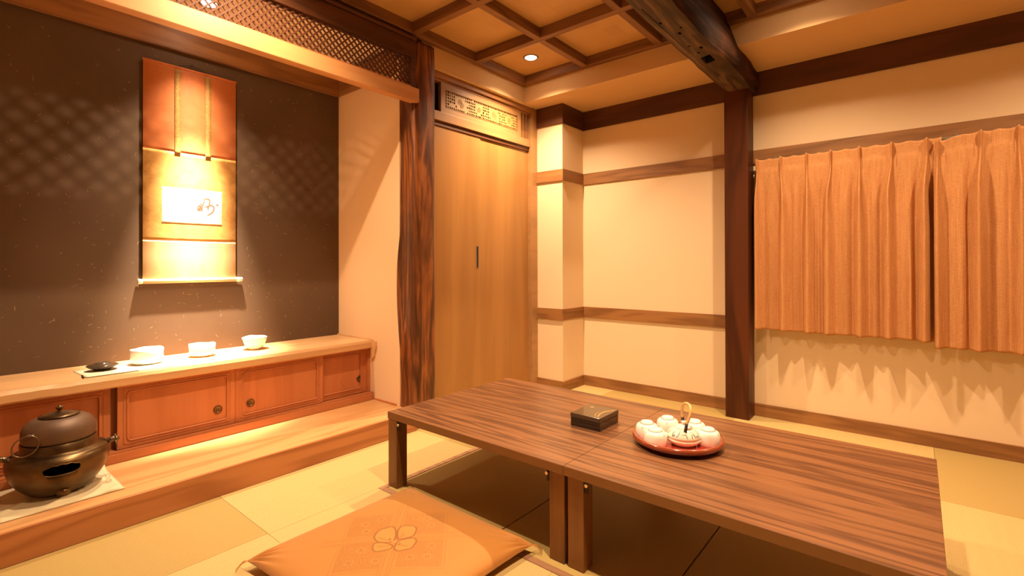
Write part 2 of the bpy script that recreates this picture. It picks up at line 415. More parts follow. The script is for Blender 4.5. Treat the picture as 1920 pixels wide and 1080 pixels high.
# alcove rear wall: dark paper with straw flecks
bm = B(XL, XS+.2, YT, YT+.06, -.08, 2.22)
for k in range(430):
    x, z = random.uniform(.1, 1.9), random.uniform(.52, 2.18); a = random.uniform(0, PI); ln = random.uniform(.002, .0085)*random.choice([1, 1, 1.6])
    ddx, ddz = math.cos(a)*ln, math.sin(a)*ln; b_ = random.uniform(-.5, .5)
    ribbon(bm, [(x-ddx, YT-.0001, z-ddz), (x+b_*ddz*.6, YT-.0001, z-b_*ddx*.6), (x+ddx, YT-.0001, z+ddz)], random.uniform(.0006, .0015), (0, -1, 0), mi=1, th=.0002)
struct('wall_back', bm, [M['paper'], M['fleck']], 'dark brown alcove wall paper with straw flecks')
struct('wall_alcove_side', B(XS, XS+.10, 2.50, YT+.06, -.08, 2.30), M['alcove_plaster'], 'peach plaster side wall of the alcove')
struct('wall_alcove_upper', B(XL, XS+.1, YT-.006, YT+.06, 2.22, Z1), M['alcove_plaster'])
struct('ceiling_alcove', B(XL, XS+.1, 2.40, YT+.06, 2.40, 2.50), M['alcove_ceiling'])
# timber round the top of the alcove
struct('trim_2', B(XL, XS, YT-.02, YT-.0, 2.2016, 2.36), M['trim_x'], 'brown timber band along the top of the dark alcove wall')
struct('trim_3', B(XS-.012, XS, 2.53, YT-.02, 2.2016, 2.36), M['trim_y'], 'brown timber band on top of the alcove side wall')
struct('trim_4', B(XL, XS, YT-.0235, YT-.02, 2.2, 2.2036), M['rib_x'])
# closet surround walls
bm = bmesh.new()
box(bm, 2.05, XC+.06, 2.52, 2.62, -.08, Z1)                    # closet interior back
box(bm, XS+.10, 2.10, 2.50, 2.62, -.08, Z1)
struct('wall_closet', bm, M['dark'])
# fascias + soffit
bm = bmesh.new()
box(bm, XK, XW+.05, YB, YK+.03, 2.262, Z1)
struct('ceiling_soffit', bm, M['fascia'], 'tan dropped soffit above the window wall')
struct('wall_fascia', B(1.99, XK+.0, YK, YK+.12, 2.262, Z1), M['fascia'], 'tan fascia above the closet doors')
struct('wall_fascia_alcove', B(XL, 1.99, YK+.03, YK+.06, 2.34, Z1), M['fascia'])
# boards on the window wall and round the column, each band one piece
def band(n, z0, z1, my, mx, lab, y_end=YB, t=.012):
    bm = bmesh.new()
    for a in ((XT, XW, y_end, YC, 0), (XC, XW, YC, YC+t, 1), (XC, XC+t, YC+t, YD+.03, 0)):
        box(bm, a[0], a[1], a[2], a[3], z0, z1, mi=a[4])
    return struct(n, bm, [my, mx], lab)
band('trim_5', 2.1085, 2.262, M['beam_y'], M['beam_x'], 'dark brown wall plate running under the soffit')
band('trim_6', 1.6585, 1.7479, M['trim_y'], M['trim_x'], 'brown horizontal board at door-top height, continuing over the curtains')
band('trim_7', .5615, .648, M['trim_y'], M['trim_x'], 'brown horizontal board at waist height, left of the dark post', y_end=.96)
band('baseboard_right', 0, .0811, M['trim_y'], M['trim_x'], 'brown baseboard of the window wall')
struct('baseboard_left', B(XL, XL+.012, YB, 2.33, 0, .08), M['trim_y'])
struct('baseboard_rear', B(XL, XW, YB, YB+.012, 0, .08), M['trim_x'])

# window behind the curtains
bm = bmesh.new(); e = .035
xx0, xx1 = XW+.02, XW+.07
box(bm, xx0, xx1, WY0, WY1, WZ0, WZ0+e); box(bm, xx0, xx1, WY0, WY1, WZ1-e, WZ1)
for y in (WY0, (WY0+WY1)/2-e/2, WY1-e): box(bm, xx0, xx1, y, y+e, WZ0, WZ1)
wf = struct('window_1', bm, M['alu'], 'grey window frame hidden behind the curtains')
fin('pane', B(xx0+.02, xx0+.026, WY0+.01, WY1-.01, WZ0+.01, WZ1-.01), M['glass'], wf)

# ------------------------------------------------------------ coffered ceiling
ceil_top = B(XL-.1, XK+.02, YB-.1, YK+.04, 2.452, 2.52)
ceil = struct('ceiling', ceil_top, M['goldboard'], 'gilt coffered ceiling with brown ribs')
rw = .046
nx, ny = int((XK-XL)/SX)+1, int((YK-YB)/SY)+1
for i in range(nx+1):
    x = XK-i*SX
    if x-rw < XL: continue
    fin('rib', B(x-rw, x, YB, YK, ZK, 2.455, bev=.004), M['rib_y'], ceil)
for j in range(ny+1):
    y = YK-j*SY
    if y-rw < YB: continue
    fin('rib', B(XL, XK-.001, y-rw, y, ZK+.0012, 2.455, bev=.004), M['rib_x'], ceil)

def downlight(i, j, label, at=None):
    x, y = XK-SX*(i+.5)-rw/2+.01, YK-SY*(j+.5)-rw/2+.01
    z = 2.452
    if at: x, y, z = at
    t = tag(empty('recessed_downlight', (x, y, z)), label, 'ceiling light', 'recessed ceiling downlights')
    bm = bmesh.new(); lathe(bm, [(.040, -.0015), (.042, -.006), (.050, -.007), (.054, -.003), (.054, 0)], x, y, z, 40)
    fin('trim_ring', bm, M['chrome'], t, True, (x, y, z))
    bm = bmesh.new(); lathe(bm, [(0, -.011), (.018, -.010), (.034, -.006), (.041, -.001)], x, y, z, 40)
    fin('lens', bm, M['bulb'], t, True, (x, y, z))
downlight(0, 0, 'round lit recessed downlight in the ceiling panel above the closet corner')
downlight(0, 3, 'round lit recessed downlight in the ceiling beyond the big beam, out of the picture')
downlight(3, 3, 'round lit recessed downlight above the camera, out of the picture')
downlight(3, 0, 'round lit recessed downlight above the alcove step, out of the picture', (RD[0], RD[1], 2.452))
downlight(3, 0, 'round lit recessed downlight in the alcove ceiling, glimpsed through the lattice', (ALC[0], ALC[1], 2.4045))
# adjust lamp positions to the fixtures
for o in C.objects:
    if o.name.startswith('downlight_lamp'): o.location.x += -rw/2+.01; o.location.y += -rw/2+.01

# ------------------------------------------------------------ alcove step, shelf, cabinet
t = tag(empty('alcove_step', (1.0, 2.33, 0)), 'pale wooden alcove step with a reddish front board, brazier on its left end', 'step')
bm = B(XL, XS+.0, 2.343, YT, .075, .114); fin('tread', bm, M['step'], t)
bm = B(XL, XS+.0, 2.331, 2.343, 0, .114, bev=.002); o = fin('front_board', bm, M['step_front'], t); o['label'] = 'reddish front board'
fin('side_molding', B(XS-.010, XS, 2.53, 2.765, .114, .124), M['cab_x'], t)

YCAB = 2.815
cb = tag(empty('alcove_cabinet', (1.0, YCAB, .114)), 'low orange cedar cabinet with sliding doors under the alcove shelf', 'cabinet')
bm = bmesh.new(); box(bm, XL, XS-.014, 2.7657, YT-.002, .1145, .154, bev=.002); box(bm, XL, XS-.002, 2.775, 2.80, .1145, .160)
fin('plinth', bm, M['cab_x'], cb)
bm = bmesh.new(); box(bm, XL+.002, XS-.002, YCAB+.045, YT-.002, .154, .16); box(bm, XL+.002, XS-.002, YCAB+.05, YCAB+.06, .154, .4485)
box(bm, XS-.02, XS-.001, YCAB+.0, YCAB+.05, .154, .4485)
fin('carcass', bm, M['cab_x'], cb)
def door_panel(x0, x1, y, pull_x, z_pull=.246):
    z0, z1 = .158, .4485
    bm = bmesh.new()
    box(bm, x0, x1, y+.006, y+.018, z0, z1)                       # inner panel
    fw = .045
    for a in ((x0, x0+fw-.008, z0, z1), (x1-fw+.008, x1, z0, z1), (x0+fw-.008, x1-fw+.008, z0, z0+.035), (x0+fw-.008, x1-fw+.008, z1-.035, z1)):
        box(bm, a[0], a[1], y, y+.012, a[2], a[3])
    d = fin('sliding_door', bm, M['cab'], cb)
    def rr(inset, r):
        pts = []
        ax0, ax1, az0, az1 = x0+inset, x1-inset, z0+inset-.005, z1-inset+.005
        for cx, cz, a in ((ax1-r, az0+r, -PI/2), (ax1-r, az1-r, 0), (ax0+r, az1-r, PI/2), (ax0+r, az0+r, PI)):
            for k in range(6): pts.append((cx+r*math.cos(a+k*PI/10), y-.0005, cz+r*math.sin(a+k*PI/10)))
        return pts
    bm = bmesh.new(); tube(bm, rr(.037, .016), .0042, 8, True); tube(bm, rr(.024, .008), .002, 6, True)
    fin('molding', bm, M['cab_x'], d)
    if pull_x:
        bm = bmesh.new()
        # recessed round pull: rim, bowl
        prof = [(.0155, .002), (.0165, .0035), (.0205, .0035), (.0215, 0)]
        lathe(bm, prof, 0, 0, 0, 32, mi=1)
        lathe(bm, [(0, -.001), (.012, -.0005), (.0165, .0028)], 0, 0, 0, 32, mi=0)
        for k in range(6):
            a = k*PI/3; tube(bm, [(.004*math.cos(a), .004*math.sin(a), .0006), (.011*math.cos(a+.4), .011*math.sin(a+.4), .0015)], .0012, 5, mi=1)
        bmesh.ops.rotate(bm, verts=bm.verts, cent=(0, 0, 0), matrix=Matrix.Rotation(PI/2, 3, 'X'))
        bmesh.ops.translate(bm, verts=bm.verts, vec=(pull_x, y+.005, z_pull))
        o = fin('finger_pull', bm, [M['pull'], M['pull_rim']], d, True); o['label'] = 'round brass finger pull'
door_panel(.06, .556, YCAB+.022, None)
door_panel(.577, 1.077, YCAB, .995)
door_panel(1.0785, 1.580, YCAB, 1.158)
door_panel(1.50, 1.897, YCAB+.022, 1.852, .250)
door_panel(-.45, .055, YCAB, None)

sh = tag(empty('alcove_shelf', (1.0, 2.79, .449)), 'long orange wooden alcove shelf with a rough front edge, white bowls on it', 'shelf')
bm = bmesh.new()                                                    # live-edge shelf board
nS = 90; prev = None
for i in range(nS+1):
    x = XL+(XS-XL)*i/nS
    k = max(0, min(1, (1.2-x)/1.2))                                 # rougher toward the left
    n1 = mn.noise(Vector((x*3, 0, 1)))*.010*k; n2 = mn.noise(Vector((x*14, 3, 0)))*.006*k
    yf = 2.7857+n1
    pr = [(YT, .449), (yf+.002, .449), (yf-.002, .455+n2), (yf, .485+n2), (yf+.006*(1+k), .501), (YT, .501)]
    cur = [bm.verts.new((x, a, b)) for a, b in pr]
    if prev:
        for q in range(6): bm.faces.new((prev[q], prev[(q+1) % 6], cur[(q+1) % 6], cur[q]))
    else: bm.faces.new(cur)
    prev = cur
bm.faces.new(prev[::-1])
fin('board', bm, M['shelf'], sh)
bm = bmesh.new()                                                    # scrolled end bracket on the side wall
pf = [(2.79, .505), (2.752, .505), (2.740, .495), (2.737, .470), (2.742, .445), (2.752, .425), (2.758, .40), (2.766, .39), (2.79, .37)]
f0 = [bm.verts.new((XS-.012, a, b)) for a, b in pf]; f1 = [bm.verts.new((XS, a, b)) for a, b in pf]
bm.faces.new(f0); bm.faces.new(f1[::-1])
for i in range(len(pf)): bm.faces.new((f0[i], f0[(i+1) % len(pf)], f1[(i+1) % len(pf)], f1[i]))
fin('end_bracket', bm, M['shelf'], sh)
fin('wall_strip', B(XS-.012, XS, 2.79, YT, .501, .508), M['shelf'], sh)

# ------------------------------------------------------------ lattice transom over the alcove opening
lt = tag(empty('lattice_transom', (1.0, 2.36, 1.985)), 'wooden transom over the alcove opening, diagonal lattice between two rails', 'transom')
bm = B(XL, 1.935, 2.33, 2.387, 1.986, 2.068, bev=.003); o = fin('lower_rail', bm, M['toko_beam'], lt); o['label'] = 'pale orange lower rail'
fin('lattice_sill', B(XL, 1.917, 2.345, 2.375, 2.068, 2.080), M['cab_x'], lt)
fin('upper_rail', B(XL, 1.917, 2.34, 2.39, 2.252, 2.352, bev=.002), M['beam_x'], lt)
fin('upper_bead', B(XL, 1.917, 2.325, 2.39, 2.356, 2.372, bev=.003), M['beam_x'], lt)
fin('end_stile', B(1.885, 1.917, 2.343, 2.385, 2.068, 2.252), M['beam_x'], lt)
bm = bmesh.new(); z0, z1 = 2.08, 2.252; h = z1-z0; p = .0365; sw = .0075
for d, yy in ((1, 2.354), (-1, 2.360)):
    x = -.75
    while x < 1.9:
        a, b = (x, x+h) if d == 1 else (x+h, x)
        w2 = sw*.7071
        pa = [(a-w2, z0), (a+w2, z0), (b+w2, z1), (b-w2, z1)]
        if max(a, b) <= 1.888:
            lo = [bm.verts.new((q[0], yy, q[1])) for q in pa]; hi = [bm.verts.new((q[0], yy+.006, q[1])) for q in pa]
            bm.faces.new(lo); bm.faces.new(hi[::-1])
            for k in range(4): bm.faces.new((lo[k], lo[(k+1) % 4], hi[(k+1) % 4], hi[k]))
        elif min(a, b) < 1.888:
            tt = (1.888-min(a, b))/h
            if d == 1: pa = [(a-w2, z0), (a+w2, z0), (1.888, z0+tt*h), (1.888-w2*2, z0+tt*h)]
            else: pa = [(b-w2, z1), (b+w2, z1), (1.888, z1-tt*h), (1.888-w2*2, z1-tt*h)]
            lo = [bm.verts.new((q[0], yy, q[1])) for q in pa]; hi = [bm.verts.new((q[0], yy+.006, q[1])) for q in pa]
            bm.faces.new(lo); bm.faces.new(hi[::-1])
            for k in range(4): bm.faces.new((lo[k], lo[(k+1) % 4], hi[(k+1) % 4], hi[k]))
        x += p
fin('lattice', bm, M['lattice'], lt)

# ------------------------------------------------------------ log post with wavy left side
bm = bmesh.new(); nz = 90; prev = None; rings = []
def sm(a, b, t): t = max(0, min(1, (t-a)/(b-a))); return t*t*(3-2*t)
for i in range(nz+1):
    z = 2.372*i/nz
    top = sm(1.88, 1.95, z)
    lx = XS+.004*math.sin(z*5)+.006*mn.noise(Vector((0, 1, z*2.2)))
    yb = 2.528-.012*math.sin(z*3.4+1.2)-.02*sm(1.05, 1.35, z)*(1-sm(1.7, 1.95, z))+.01*mn.noise(Vector((3, 1, z*3)))
    yb = yb*(1-top)+(2.50)*top
    rx = 2.087+.003*math.sin(z*4)
    yf = 2.355+.004*mn.noise(Vector((7, 2, z*3)))
    g = .004*mn.noise(Vector((1, 5, z*6)))
    pr = [(lx+.010, yf+.002), (lx+.04, yf-.004+g), (lx+.085, yf-.002), (lx+.13, yf-.005-g), (rx-.012, yf+.001), (rx, yf+.012), (rx, 2.52), (lx+.03, 2.545),
          (lx+.008, yb), (lx-.003, yb-.03), (lx-.007+g, yb-.07), (lx-.006, yf+.055), (lx-.004-g, yf+.03), (lx+.0, yf+.012)]
    rings.append([bm.verts.new((a, b, z)) for a, b in pr])
for a, b in zip(rings, rings[1:]):
    n = len(a)
    for k in range(n):
        f = bm.faces.new((a[k], a[(k+1) % n], b[(k+1) % n], b[k])); f.smooth = True
bm.faces.new(rings[0][::-1]); bm.faces.new(rings[-1])
tag(fin('alcove_post', bm, M['log']), 'reddish brown natural log post with a wavy side between the alcove and the closet', 'post')

# dark square post in front of the window wall
bm = B(3.371, XT-.0, .8344, .9779, 0, 2.13, bev=.004)
tag(fin('square_post', bm, M['post']), 'dark red-brown square timber post against the wall left of the curtains', 'post')

# ------------------------------------------------------------ old log ceiling beam
bm = bmesh.new(); nB = 130; rings = []
secs = [(.975, 2.165), (.968, 2.135), (.945, 2.122), (.90, 2.120), (.85, 2.121), (.805, 2.124), (.79, 2.140), (.782, 2.18), (.79, 2.24), (.812, 2.31), (.835, 2.38), (.85, 2.43), (.96, 2.43), (.985, 2.35), (.988, 2.25)]
for i in range(nB+1):
    x = XL+(XT-.01-XL)*i/nB
    ring = []
    e_ = sm(3.25, 3.5, x)
    for k, (y, z) in enumerate(secs):
        n1 = mn.noise(Vector((x*2.2, k*.7, 0)))*.010+mn.noise(Vector((x*9, k*1.3, 4)))*.004
        n2 = mn.noise(Vector((x*2.6, k*.9, 8)))*.007+mn.noise(Vector((x*12, k*1.7, 9)))*.003
        zz = z+n2*(1-e_)
        if x > XK-.0 and zz > 2.262: pass
        ring.append(bm.verts.new((x, y+n1+(.9-y)*.12*e_, max(zz, 2.118+.012*e_))))
    rings.append(ring)
for a, b in zip(rings, rings[1:]):
    n = len(a)
    for k in range(n):
        f = bm.faces.new((a[k], a[(k+1) % n], b[(k+1) % n], b[k])); f.smooth = True
        if 1 <= k <= 4: f.material_index = 1
        for e__ in f.edges:
            if k in (1, 5) and set(e__.verts) in ({a[k], b[k]},): e__.smooth = False
bm.faces.new(rings[0][::-1]); bm.faces.new(rings[-1])
beam = fin('log_beam', bm, [M['beamwood'], M['beamgrey']])
tag(beam, 'thick old dark log beam with a square mortise hole, crossing below the ceiling', 'beam')
bc = bmesh.new(); box(bc, 2.70, 2.80, .855, .905, 2.05, 2.18)
for (hx, hy, hr) in ((2.35, .885, .009), (2.30, .86, .006), (2.52, .90, .006), (2.58, .86, .010), (2.63, .89, .006), (2.2, .92, .007)):
    box(bc, hx-hr*1.4, hx+hr*1.4, hy-hr*.7, hy+hr*.7, 2.05, 2.145)
box(bc, 2.02, 2.62, .9290, .9325, 2.05, 2.138)       # long drying crack
box(bc, 2.66, 3.05, .9100, .9128, 2.05, 2.138)
cut(beam, bc, M['recess_shade'])
for p_ in beam.data.polygons:
    if len(p_.vertices) > 8: p_.use_smooth = False

# ------------------------------------------------------------ closet: doors, jambs, carved transom
YDR = 2.428
def sliding(n, x0, x1, y, lab):
    return struct(n, B(x0, x1, y, y+.028, .006, 1.914, bev=.0015), M['door'], lab)
d1 = sliding('door_1', 2.088, 2.578, YDR, 'plain golden brown sliding closet door with a slim recessed handle, beside the log post')
d2 = sliding('door_2', 2.5788, 3.142, YDR+.005, 'plain golden brown sliding closet door beside the corner column')
bm = bmesh.new()
hx0, hx1, hz0, hz1 = 2.533, 2.556, .975, 1.132
yy = YDR-.002
box(bm, hx0, hx0+.004, yy, YDR+.001, hz0, hz1); box(bm, hx1-.004, hx1, yy, YDR+.001, hz0, hz1)
box(bm, hx0+.004, hx1-.004, yy, YDR+.001, hz1-.004, hz1); box(bm, hx0+.004, hx1-.004, yy, YDR+.001, hz0, hz0+.004)
box(bm, hx0+.004, hx1-.004, YDR-.0008, YDR+.001, hz0+.004, hz1-.004, mi=1)
o = fin('handle', bm, [M['chrome'], M['recess_shade']], d1); o['label'] = 'slim dark recessed handle'
bm = bmesh.new(); box(bm, 2.082, 2.094, 2.40, 2.50, 0, 1.94); struct('trim_8', bm, M['alcove_plaster'], 'pale strip between the log post and the closet door')
struct('trim_9', B(3.142, XC+.012, 2.392, 2.52, 0, 2.262, bev=.002), M['ranma'], 'narrow brown jamb between the closet and the column')
struct('trim_10', B(2.05, 3.142, 2.42, 2.52, 0-.0, .005), M['ranma'])
ct = tag(empty('carved_transom', (2.6, 2.42, 1.94)), 'pale wooden transom above the closet doors with a pierced carved strip', 'transom')
bm = bmesh.new(); box(bm, 2.087, 3.142, 2.408, 2.46, 1.945, 2.005, bev=.002); fin('lintel', bm, M['ranma'], ct)
bm = bmesh.new(); box(bm, 2.087, 3.142, 2.421, 2.50, 1.9145, 1.945); fin('door_track', bm, M['beam_x'], ct)  # dark wood colour paints in the shade above the door tops
bm = bmesh.new(); box(bm, 2.087, 3.142, 2.40, 2.46, 2.222, 2.262, bev=.003); box(bm, 2.087, 3.142, 2.415, 2.46, 2.205, 2.222, bev=.002)
fin('head_molding', bm, M['trim_x'], ct)
PX0, PX1, PZ0, PZ1 = 2.232, 2.992, 2.046, 2.166
bm = bmesh.new()
for a in ((2.19, PX0, 2.005, 2.205), (PX1, 3.035, 2.005, 2.205), (PX0, PX1, 2.005, PZ0), (PX0, PX1, PZ1, 2.205)):
    box(bm, a[0], a[1], 2.418, 2.445, a[2], a[3])
fin('panel_frame', bm, M['ranma'], ct)
bm = bmesh.new()
for a in ((PX0, PX1, PZ0, PZ0+.003), (PX0, PX1, PZ1-.003, PZ1)): box(bm, a[0], a[1], 2.416, 2.42, a[2], a[3])
for a in ((PX0, PX0+.003), (PX1-.003, PX1)): box(bm, a[0], a[1], 2.416, 2.42, PZ0+.003, PZ1-.003)
fin('bead', bm, M['trim_x'], ct)
for xs in (2.108, 3.06, 3.10): fin('stile', B(xs, xs+.018, 2.42, 2.45, 2.005, 2.205), M['trim_x'] if xs > 3 else M['lattice'], ct)
fin('shadow_board', B(2.087, 3.142, 2.475, 2.485, 2.0, 2.21), M['dark'], ct)  # black backing, its colour stands in for the shade behind the piercing
# pierced carving
bm = bmesh.new(); cols, rows = 42, 6
cw, ch = (PX1-PX0)/cols, (PZ1-PZ0)/rows
flow = [(7, 3), (8, 2), (17.5, 2.6), (26, 3), (27, 2), (36, 2.5)]
for c_ in range(cols):
    for r_ in range(rows):
        xa, za = PX0+c_*cw, PZ0+r_*ch
        dfl = min(math.hypot((c_-fx)*.8, r_-fz) for fx, fz in flow)
        hole = (dfl > 1.9 and random.random() < .92) or (r_ in (0, rows-1) and random.random() < .8)
        yq = 2.4205
        o4 = [(xa, za), (xa+cw, za), (xa+cw, za+ch), (xa, za+ch)]
        if hole:
            s = random.uniform(.30, .40); mx_, mz = xa+cw/2, za+ch/2
            i4 = [(mx_-cw*s*.9, mz-ch*s*.9), (mx_+cw*s*.9, mz-ch*s*.9), (mx_+cw*s, mz+ch*s), (mx_-cw*s, mz+ch*s)]
            if (c_+r_) % 2: i4 = [(mx_, mz-ch*s*1.2), (mx_+cw*s*1.2, mz), (mx_, mz+ch*s*1.2), (mx_-cw*s*1.2, mz)]
            O = [bm.verts.new((a, yq, b)) for a, b in o4]; I = [bm.verts.new((a, yq, b)) for a, b in i4]
            I2 = [bm.verts.new((a, yq+.008, b)) for a, b in i4]
            for k in range(4):
                bm.faces.new((O[k], O[(k+1) % 4], I[(k+1) % 4], I[k])); bm.faces.new((I[k], I[(k+1) % 4], I2[(k+1) % 4], I2[k]))
        else:
            bm.faces.new([bm.verts.new((a, yq, b)) for a, b in o4])
for fx, fz in flow:                                                # carved blossoms in relief
    cx, cz = PX0+(fx+.5)*cw, PZ0+(fz+.5)*ch
    for k in range(5):
        a = k*2*PI/5+.3; bx_, bz = cx+.012*math.cos(a), cz+.012*math.sin(a)
        ribbon(bm, [(bx_+.007*math.cos(q*PI/4), 2.4204, bz+.007*math.sin(q*PI/4)) for q in range(9)], .003, (0, -1, 0), th=.002, taper=False)
o = fin('carved_panel', bm, M['ranma_gold'], ct); o['label'] = 'golden pierced carving'

# ------------------------------------------------------------ curtains
def fabric(name, y0, y1, zt, zb, pl, xbase, label, sag=0, amp=.05, seed=0, flip=1):
    """y0 > y1 ; pl = positions of the pinch pleats (metres)"""
    NU, NV = 360, 90
    rnd = random.Random(seed)
    pls = sorted(pl); gaps = [b-a for a, b in zip(pls, pls[1:])]
    ph = [rnd.uniform(-.25, .25) for _ in range(40)]; am = [rnd.uniform(.7, 1.25) for _ in range(40)]; sh_ = [rnd.uniform(-.012, .012) for _ in range(40)]
    bm = bmesh.new(); grid = []
    for j in range(NV+1):
        v = j/NV; row = []
        for i in range(NU+1):
            u = i/NU; y = y1+(y0-y1)*u
            z = zt+(zb-zt)*v
            dist = zt-z
            fl = sm(.07, .30, dist); head = 1-sm(.055, .085, dist)
            off = 0; d_near = 9
            for k, q in enumerate(pls):
                qq = q+sh_[k]*fl*1.5
                d = y-qq; d_near = min(d_near, abs(y-q))
                wf_ = .0045+.0185*sm(.06, .55, dist)
                ahead = .020*(1-sm(.0, .09, dist))+.017
                off += (ahead*(1-fl)+amp*am[k]*1.25*fl)*math.exp(-(d/wf_)**2)
                # sharper crease on the left flank of each pleat
                off -= fl*am[k]*(.016*math.exp(-((d-.034)/.014)**2)+.010*math.exp(-((d+.040)/.014)**2))
            # broad secondary fold between pleats
            for k, (a, b) in enumerate(zip(pls, pls[1:])):
                mid = (a+b)/2+ph[k]*.03; gw = (b-a)
                off += amp*(.18 if k % 3 else .5)*am[k+5]*fl*sm(.1, .8, dist)*math.exp(-((y-mid)/(gw*.12))**2)
                off += .010*head*math.exp(-((y-(a+b)/2)/(gw*.27))**2)*0+(-.006)*head*math.sin(PI*max(0, min(1, (y-a)/gw)))
            off += .004*mn.noise(Vector((y*9, z*2.2, seed)))*fl+.0015*mn.noise(Vector((y*30, z*9, seed+5)))
            # heading tape sags a little between pleats
            zz = z-(.006*math.sin(PI*min(1, d_near/.065))*head)
            if sag:
                k = max(0, min(1, (y0-y)/.17)); zz -= sag*(1-k)**1.5*(1-v)
            zz += .0035*mn.noise(Vector((y*6, 0, seed+2)))*v
            # diagonal drag fold from the second pleat
            yy = y
            row.append(bm.verts.new((xbase-off, yy, zz)))
        grid.append(row)
    for a, b in zip(grid, grid[1:]):
        for i in range(NU):
            f = bm.faces.new((a[i], a[i+1], b[i+1], b[i])); f.smooth = True
    o = fin(name, bm, M['curtain'], None, True)
    md = o.modifiers.new('thickness', 'SOLIDIFY'); md.thickness = .0018; md.offset = 0
    # sewn parts: header stitch tucks and bottom hem band
    for k, q in enumerate(pls):
        bm = bmesh.new()
        for s in (-.2, ):
            ribbon(bm, [(xbase-.040, q+s*.0015, zt-.01-(sag*.8 if (y0-q) < .03 else 0)), (xbase-.043, q+s*.003, zt-.05), (xbase-.040, q+s*.008, zt-.085)], .002, (-1, 0, 0), th=.001)
        fin('pleat_stitching', bm, M['cushion_thread'], o)
    return o
z_t = 1.672
c1 = fabric('curtain', .805, -.100, z_t, .580, [.797, .661, .52, .395, .256, .11, -.039], 3.452, '', seed=3)
tag(c1, 'orange-beige linen curtain hanging directly right of the dark square post', 'curtain', 'pinch-pleated window curtains')
c2 = fabric('curtain', -.066, -1.15, z_t+.004, .553, [-.082, -.249, -.384, -.53, -.68, -.82, -.96, -1.10], 3.447, '', sag=.03, seed=11, amp=.045)
tag(c2, 'orange-beige linen curtain at the right picture edge, sagging at its top corner', 'curtain', 'pinch-pleated window curtains')
cr = tag(empty('curtain_rail', (3.49, 0, 1.66)), 'thin grey curtain rail above the window, seen through the gap between the curtains', 'curtain rail')
fin('rail', B(3.462, 3.478, -1.2, .815, 1.655, 1.667, bev=.002), M['alu'], cr)
for y in (.7, -.16, -1.1):
    bm = bmesh.new(); box(bm, 3.464, XT, y-.008, y+.008, 1.667, 1.671); box(bm, 3.508, XT, y-.008, y+.008, 1.667, 1.69)
    fin('bracket', bm, M['alu'], cr)

# ------------------------------------------------------------ hanging scroll
YS = 3.184
hs = tag(empty('hanging_scroll', (.99, YS, 2.10)), 'rust and gold silk hanging scroll with brushed calligraphy on the dark alcove wall', 'hanging scroll')
sx0, sx1 = .7586, 1.2211
def sheet(name, z0, z1, m, x0=sx0, x1=sx1, y=YS, th=.0012):
    bm = bmesh.new(); n = 30; a_, b_ = [], []
    for i in range(n+1):
        z = z0+(z1-z0)*i/n; dy = .0006*math.sin(z*17)+.0003*math.sin(z*41+1)
        a_.append([bm.verts.new((x, y+dy+oo, z)) for oo in (0, th) for x in (x0, x1)])
    for p_, q_ in zip(a_, a_[1:]):
        for s_ in ((0, 1), (3, 2), (1, 3), (2, 0)): bm.faces.new((p_[s_[0]], p_[s_[1]], q_[s_[1]], q_[s_[0]])).smooth = True
    bm.faces.new((a_[0][0], a_[0][1], a_[0][3], a_[0][2])); bm.faces.new((a_[-1][0], a_[-1][1], a_[-1][3], a_[-1][2]))
    return fin(name, bm, m, hs)
sheet('top_silk', 1.6305, 2.105, M['silk_red'])['label'] = 'rust red upper silk'
sheet('middle_brocade', 1.1355, 1.630, M['silk_gold'])['label'] = 'gold brocade middle section'
sheet('lower_silk', .9135, 1.135, M['silk_pale'])['label'] = 'pale gold lower silk'
sheet('calligraphy_paper', 1.2351, 1.4314, M['washi'], .8436, 1.1437, YS-.0016)['label'] = 'white calligraphy paper'
sheet('hanging_ribbon', 1.62, 2.094, M['futai'], .9036, .9321, YS-.0045)
sheet('hanging_ribbon', 1.62, 2.094, M['futai'], 1.0562, 1.0847, YS-.0045)
bm = bmesh.new(); tube(bm, [(sx0-.003, YS, 2.107), (sx1+.003, YS, 2.107)], .006, 12); fin('top_rod', bm, M['silk_red'], hs)
bm = bmesh.new(); tube(bm, [(sx0-.002, YS-.003, .9135), (sx1+.002, YS-.003, .9135)], .0125, 16); fin('roller', bm, M['silk_pale'], hs)
for xa, xb in ((.7362, sx0-.002), (sx1+.002, 1.2562)):
    bm = bmesh.new(); tube(bm, [(xa, YS-.003, .9135), (xb, YS-.003, .9135)], [.0145, .0125], 16); fin('roller_end', bm, M['bone'], hs)['label'] = 'ivory roller end'
bm = bmesh.new()
tube(bm, [(.918, YS, 2.110), (.955, YS+.006, 2.130), (.990, YS+.008, 2.137), (1.03, YS+.006, 2.130), (1.070, YS, 2.110)], .0017, 6)
tube(bm, [(.990, YT, 2.141), (.990, YS-.004, 2.141)], .002, 6)
fin('cord', bm, M['wire'], hs)
def cal(x, y):
    u_ = (x-115)/1110; v_ = (y-(180+95*u_))/(675-35*u_)
    z = 1.4314-.1963*v_
    return (.8436+.3001*u_, YS-.0020+.0006*math.sin(z*17)+.0003*math.sin(z*41+1), z)
bm = bmesh.new()
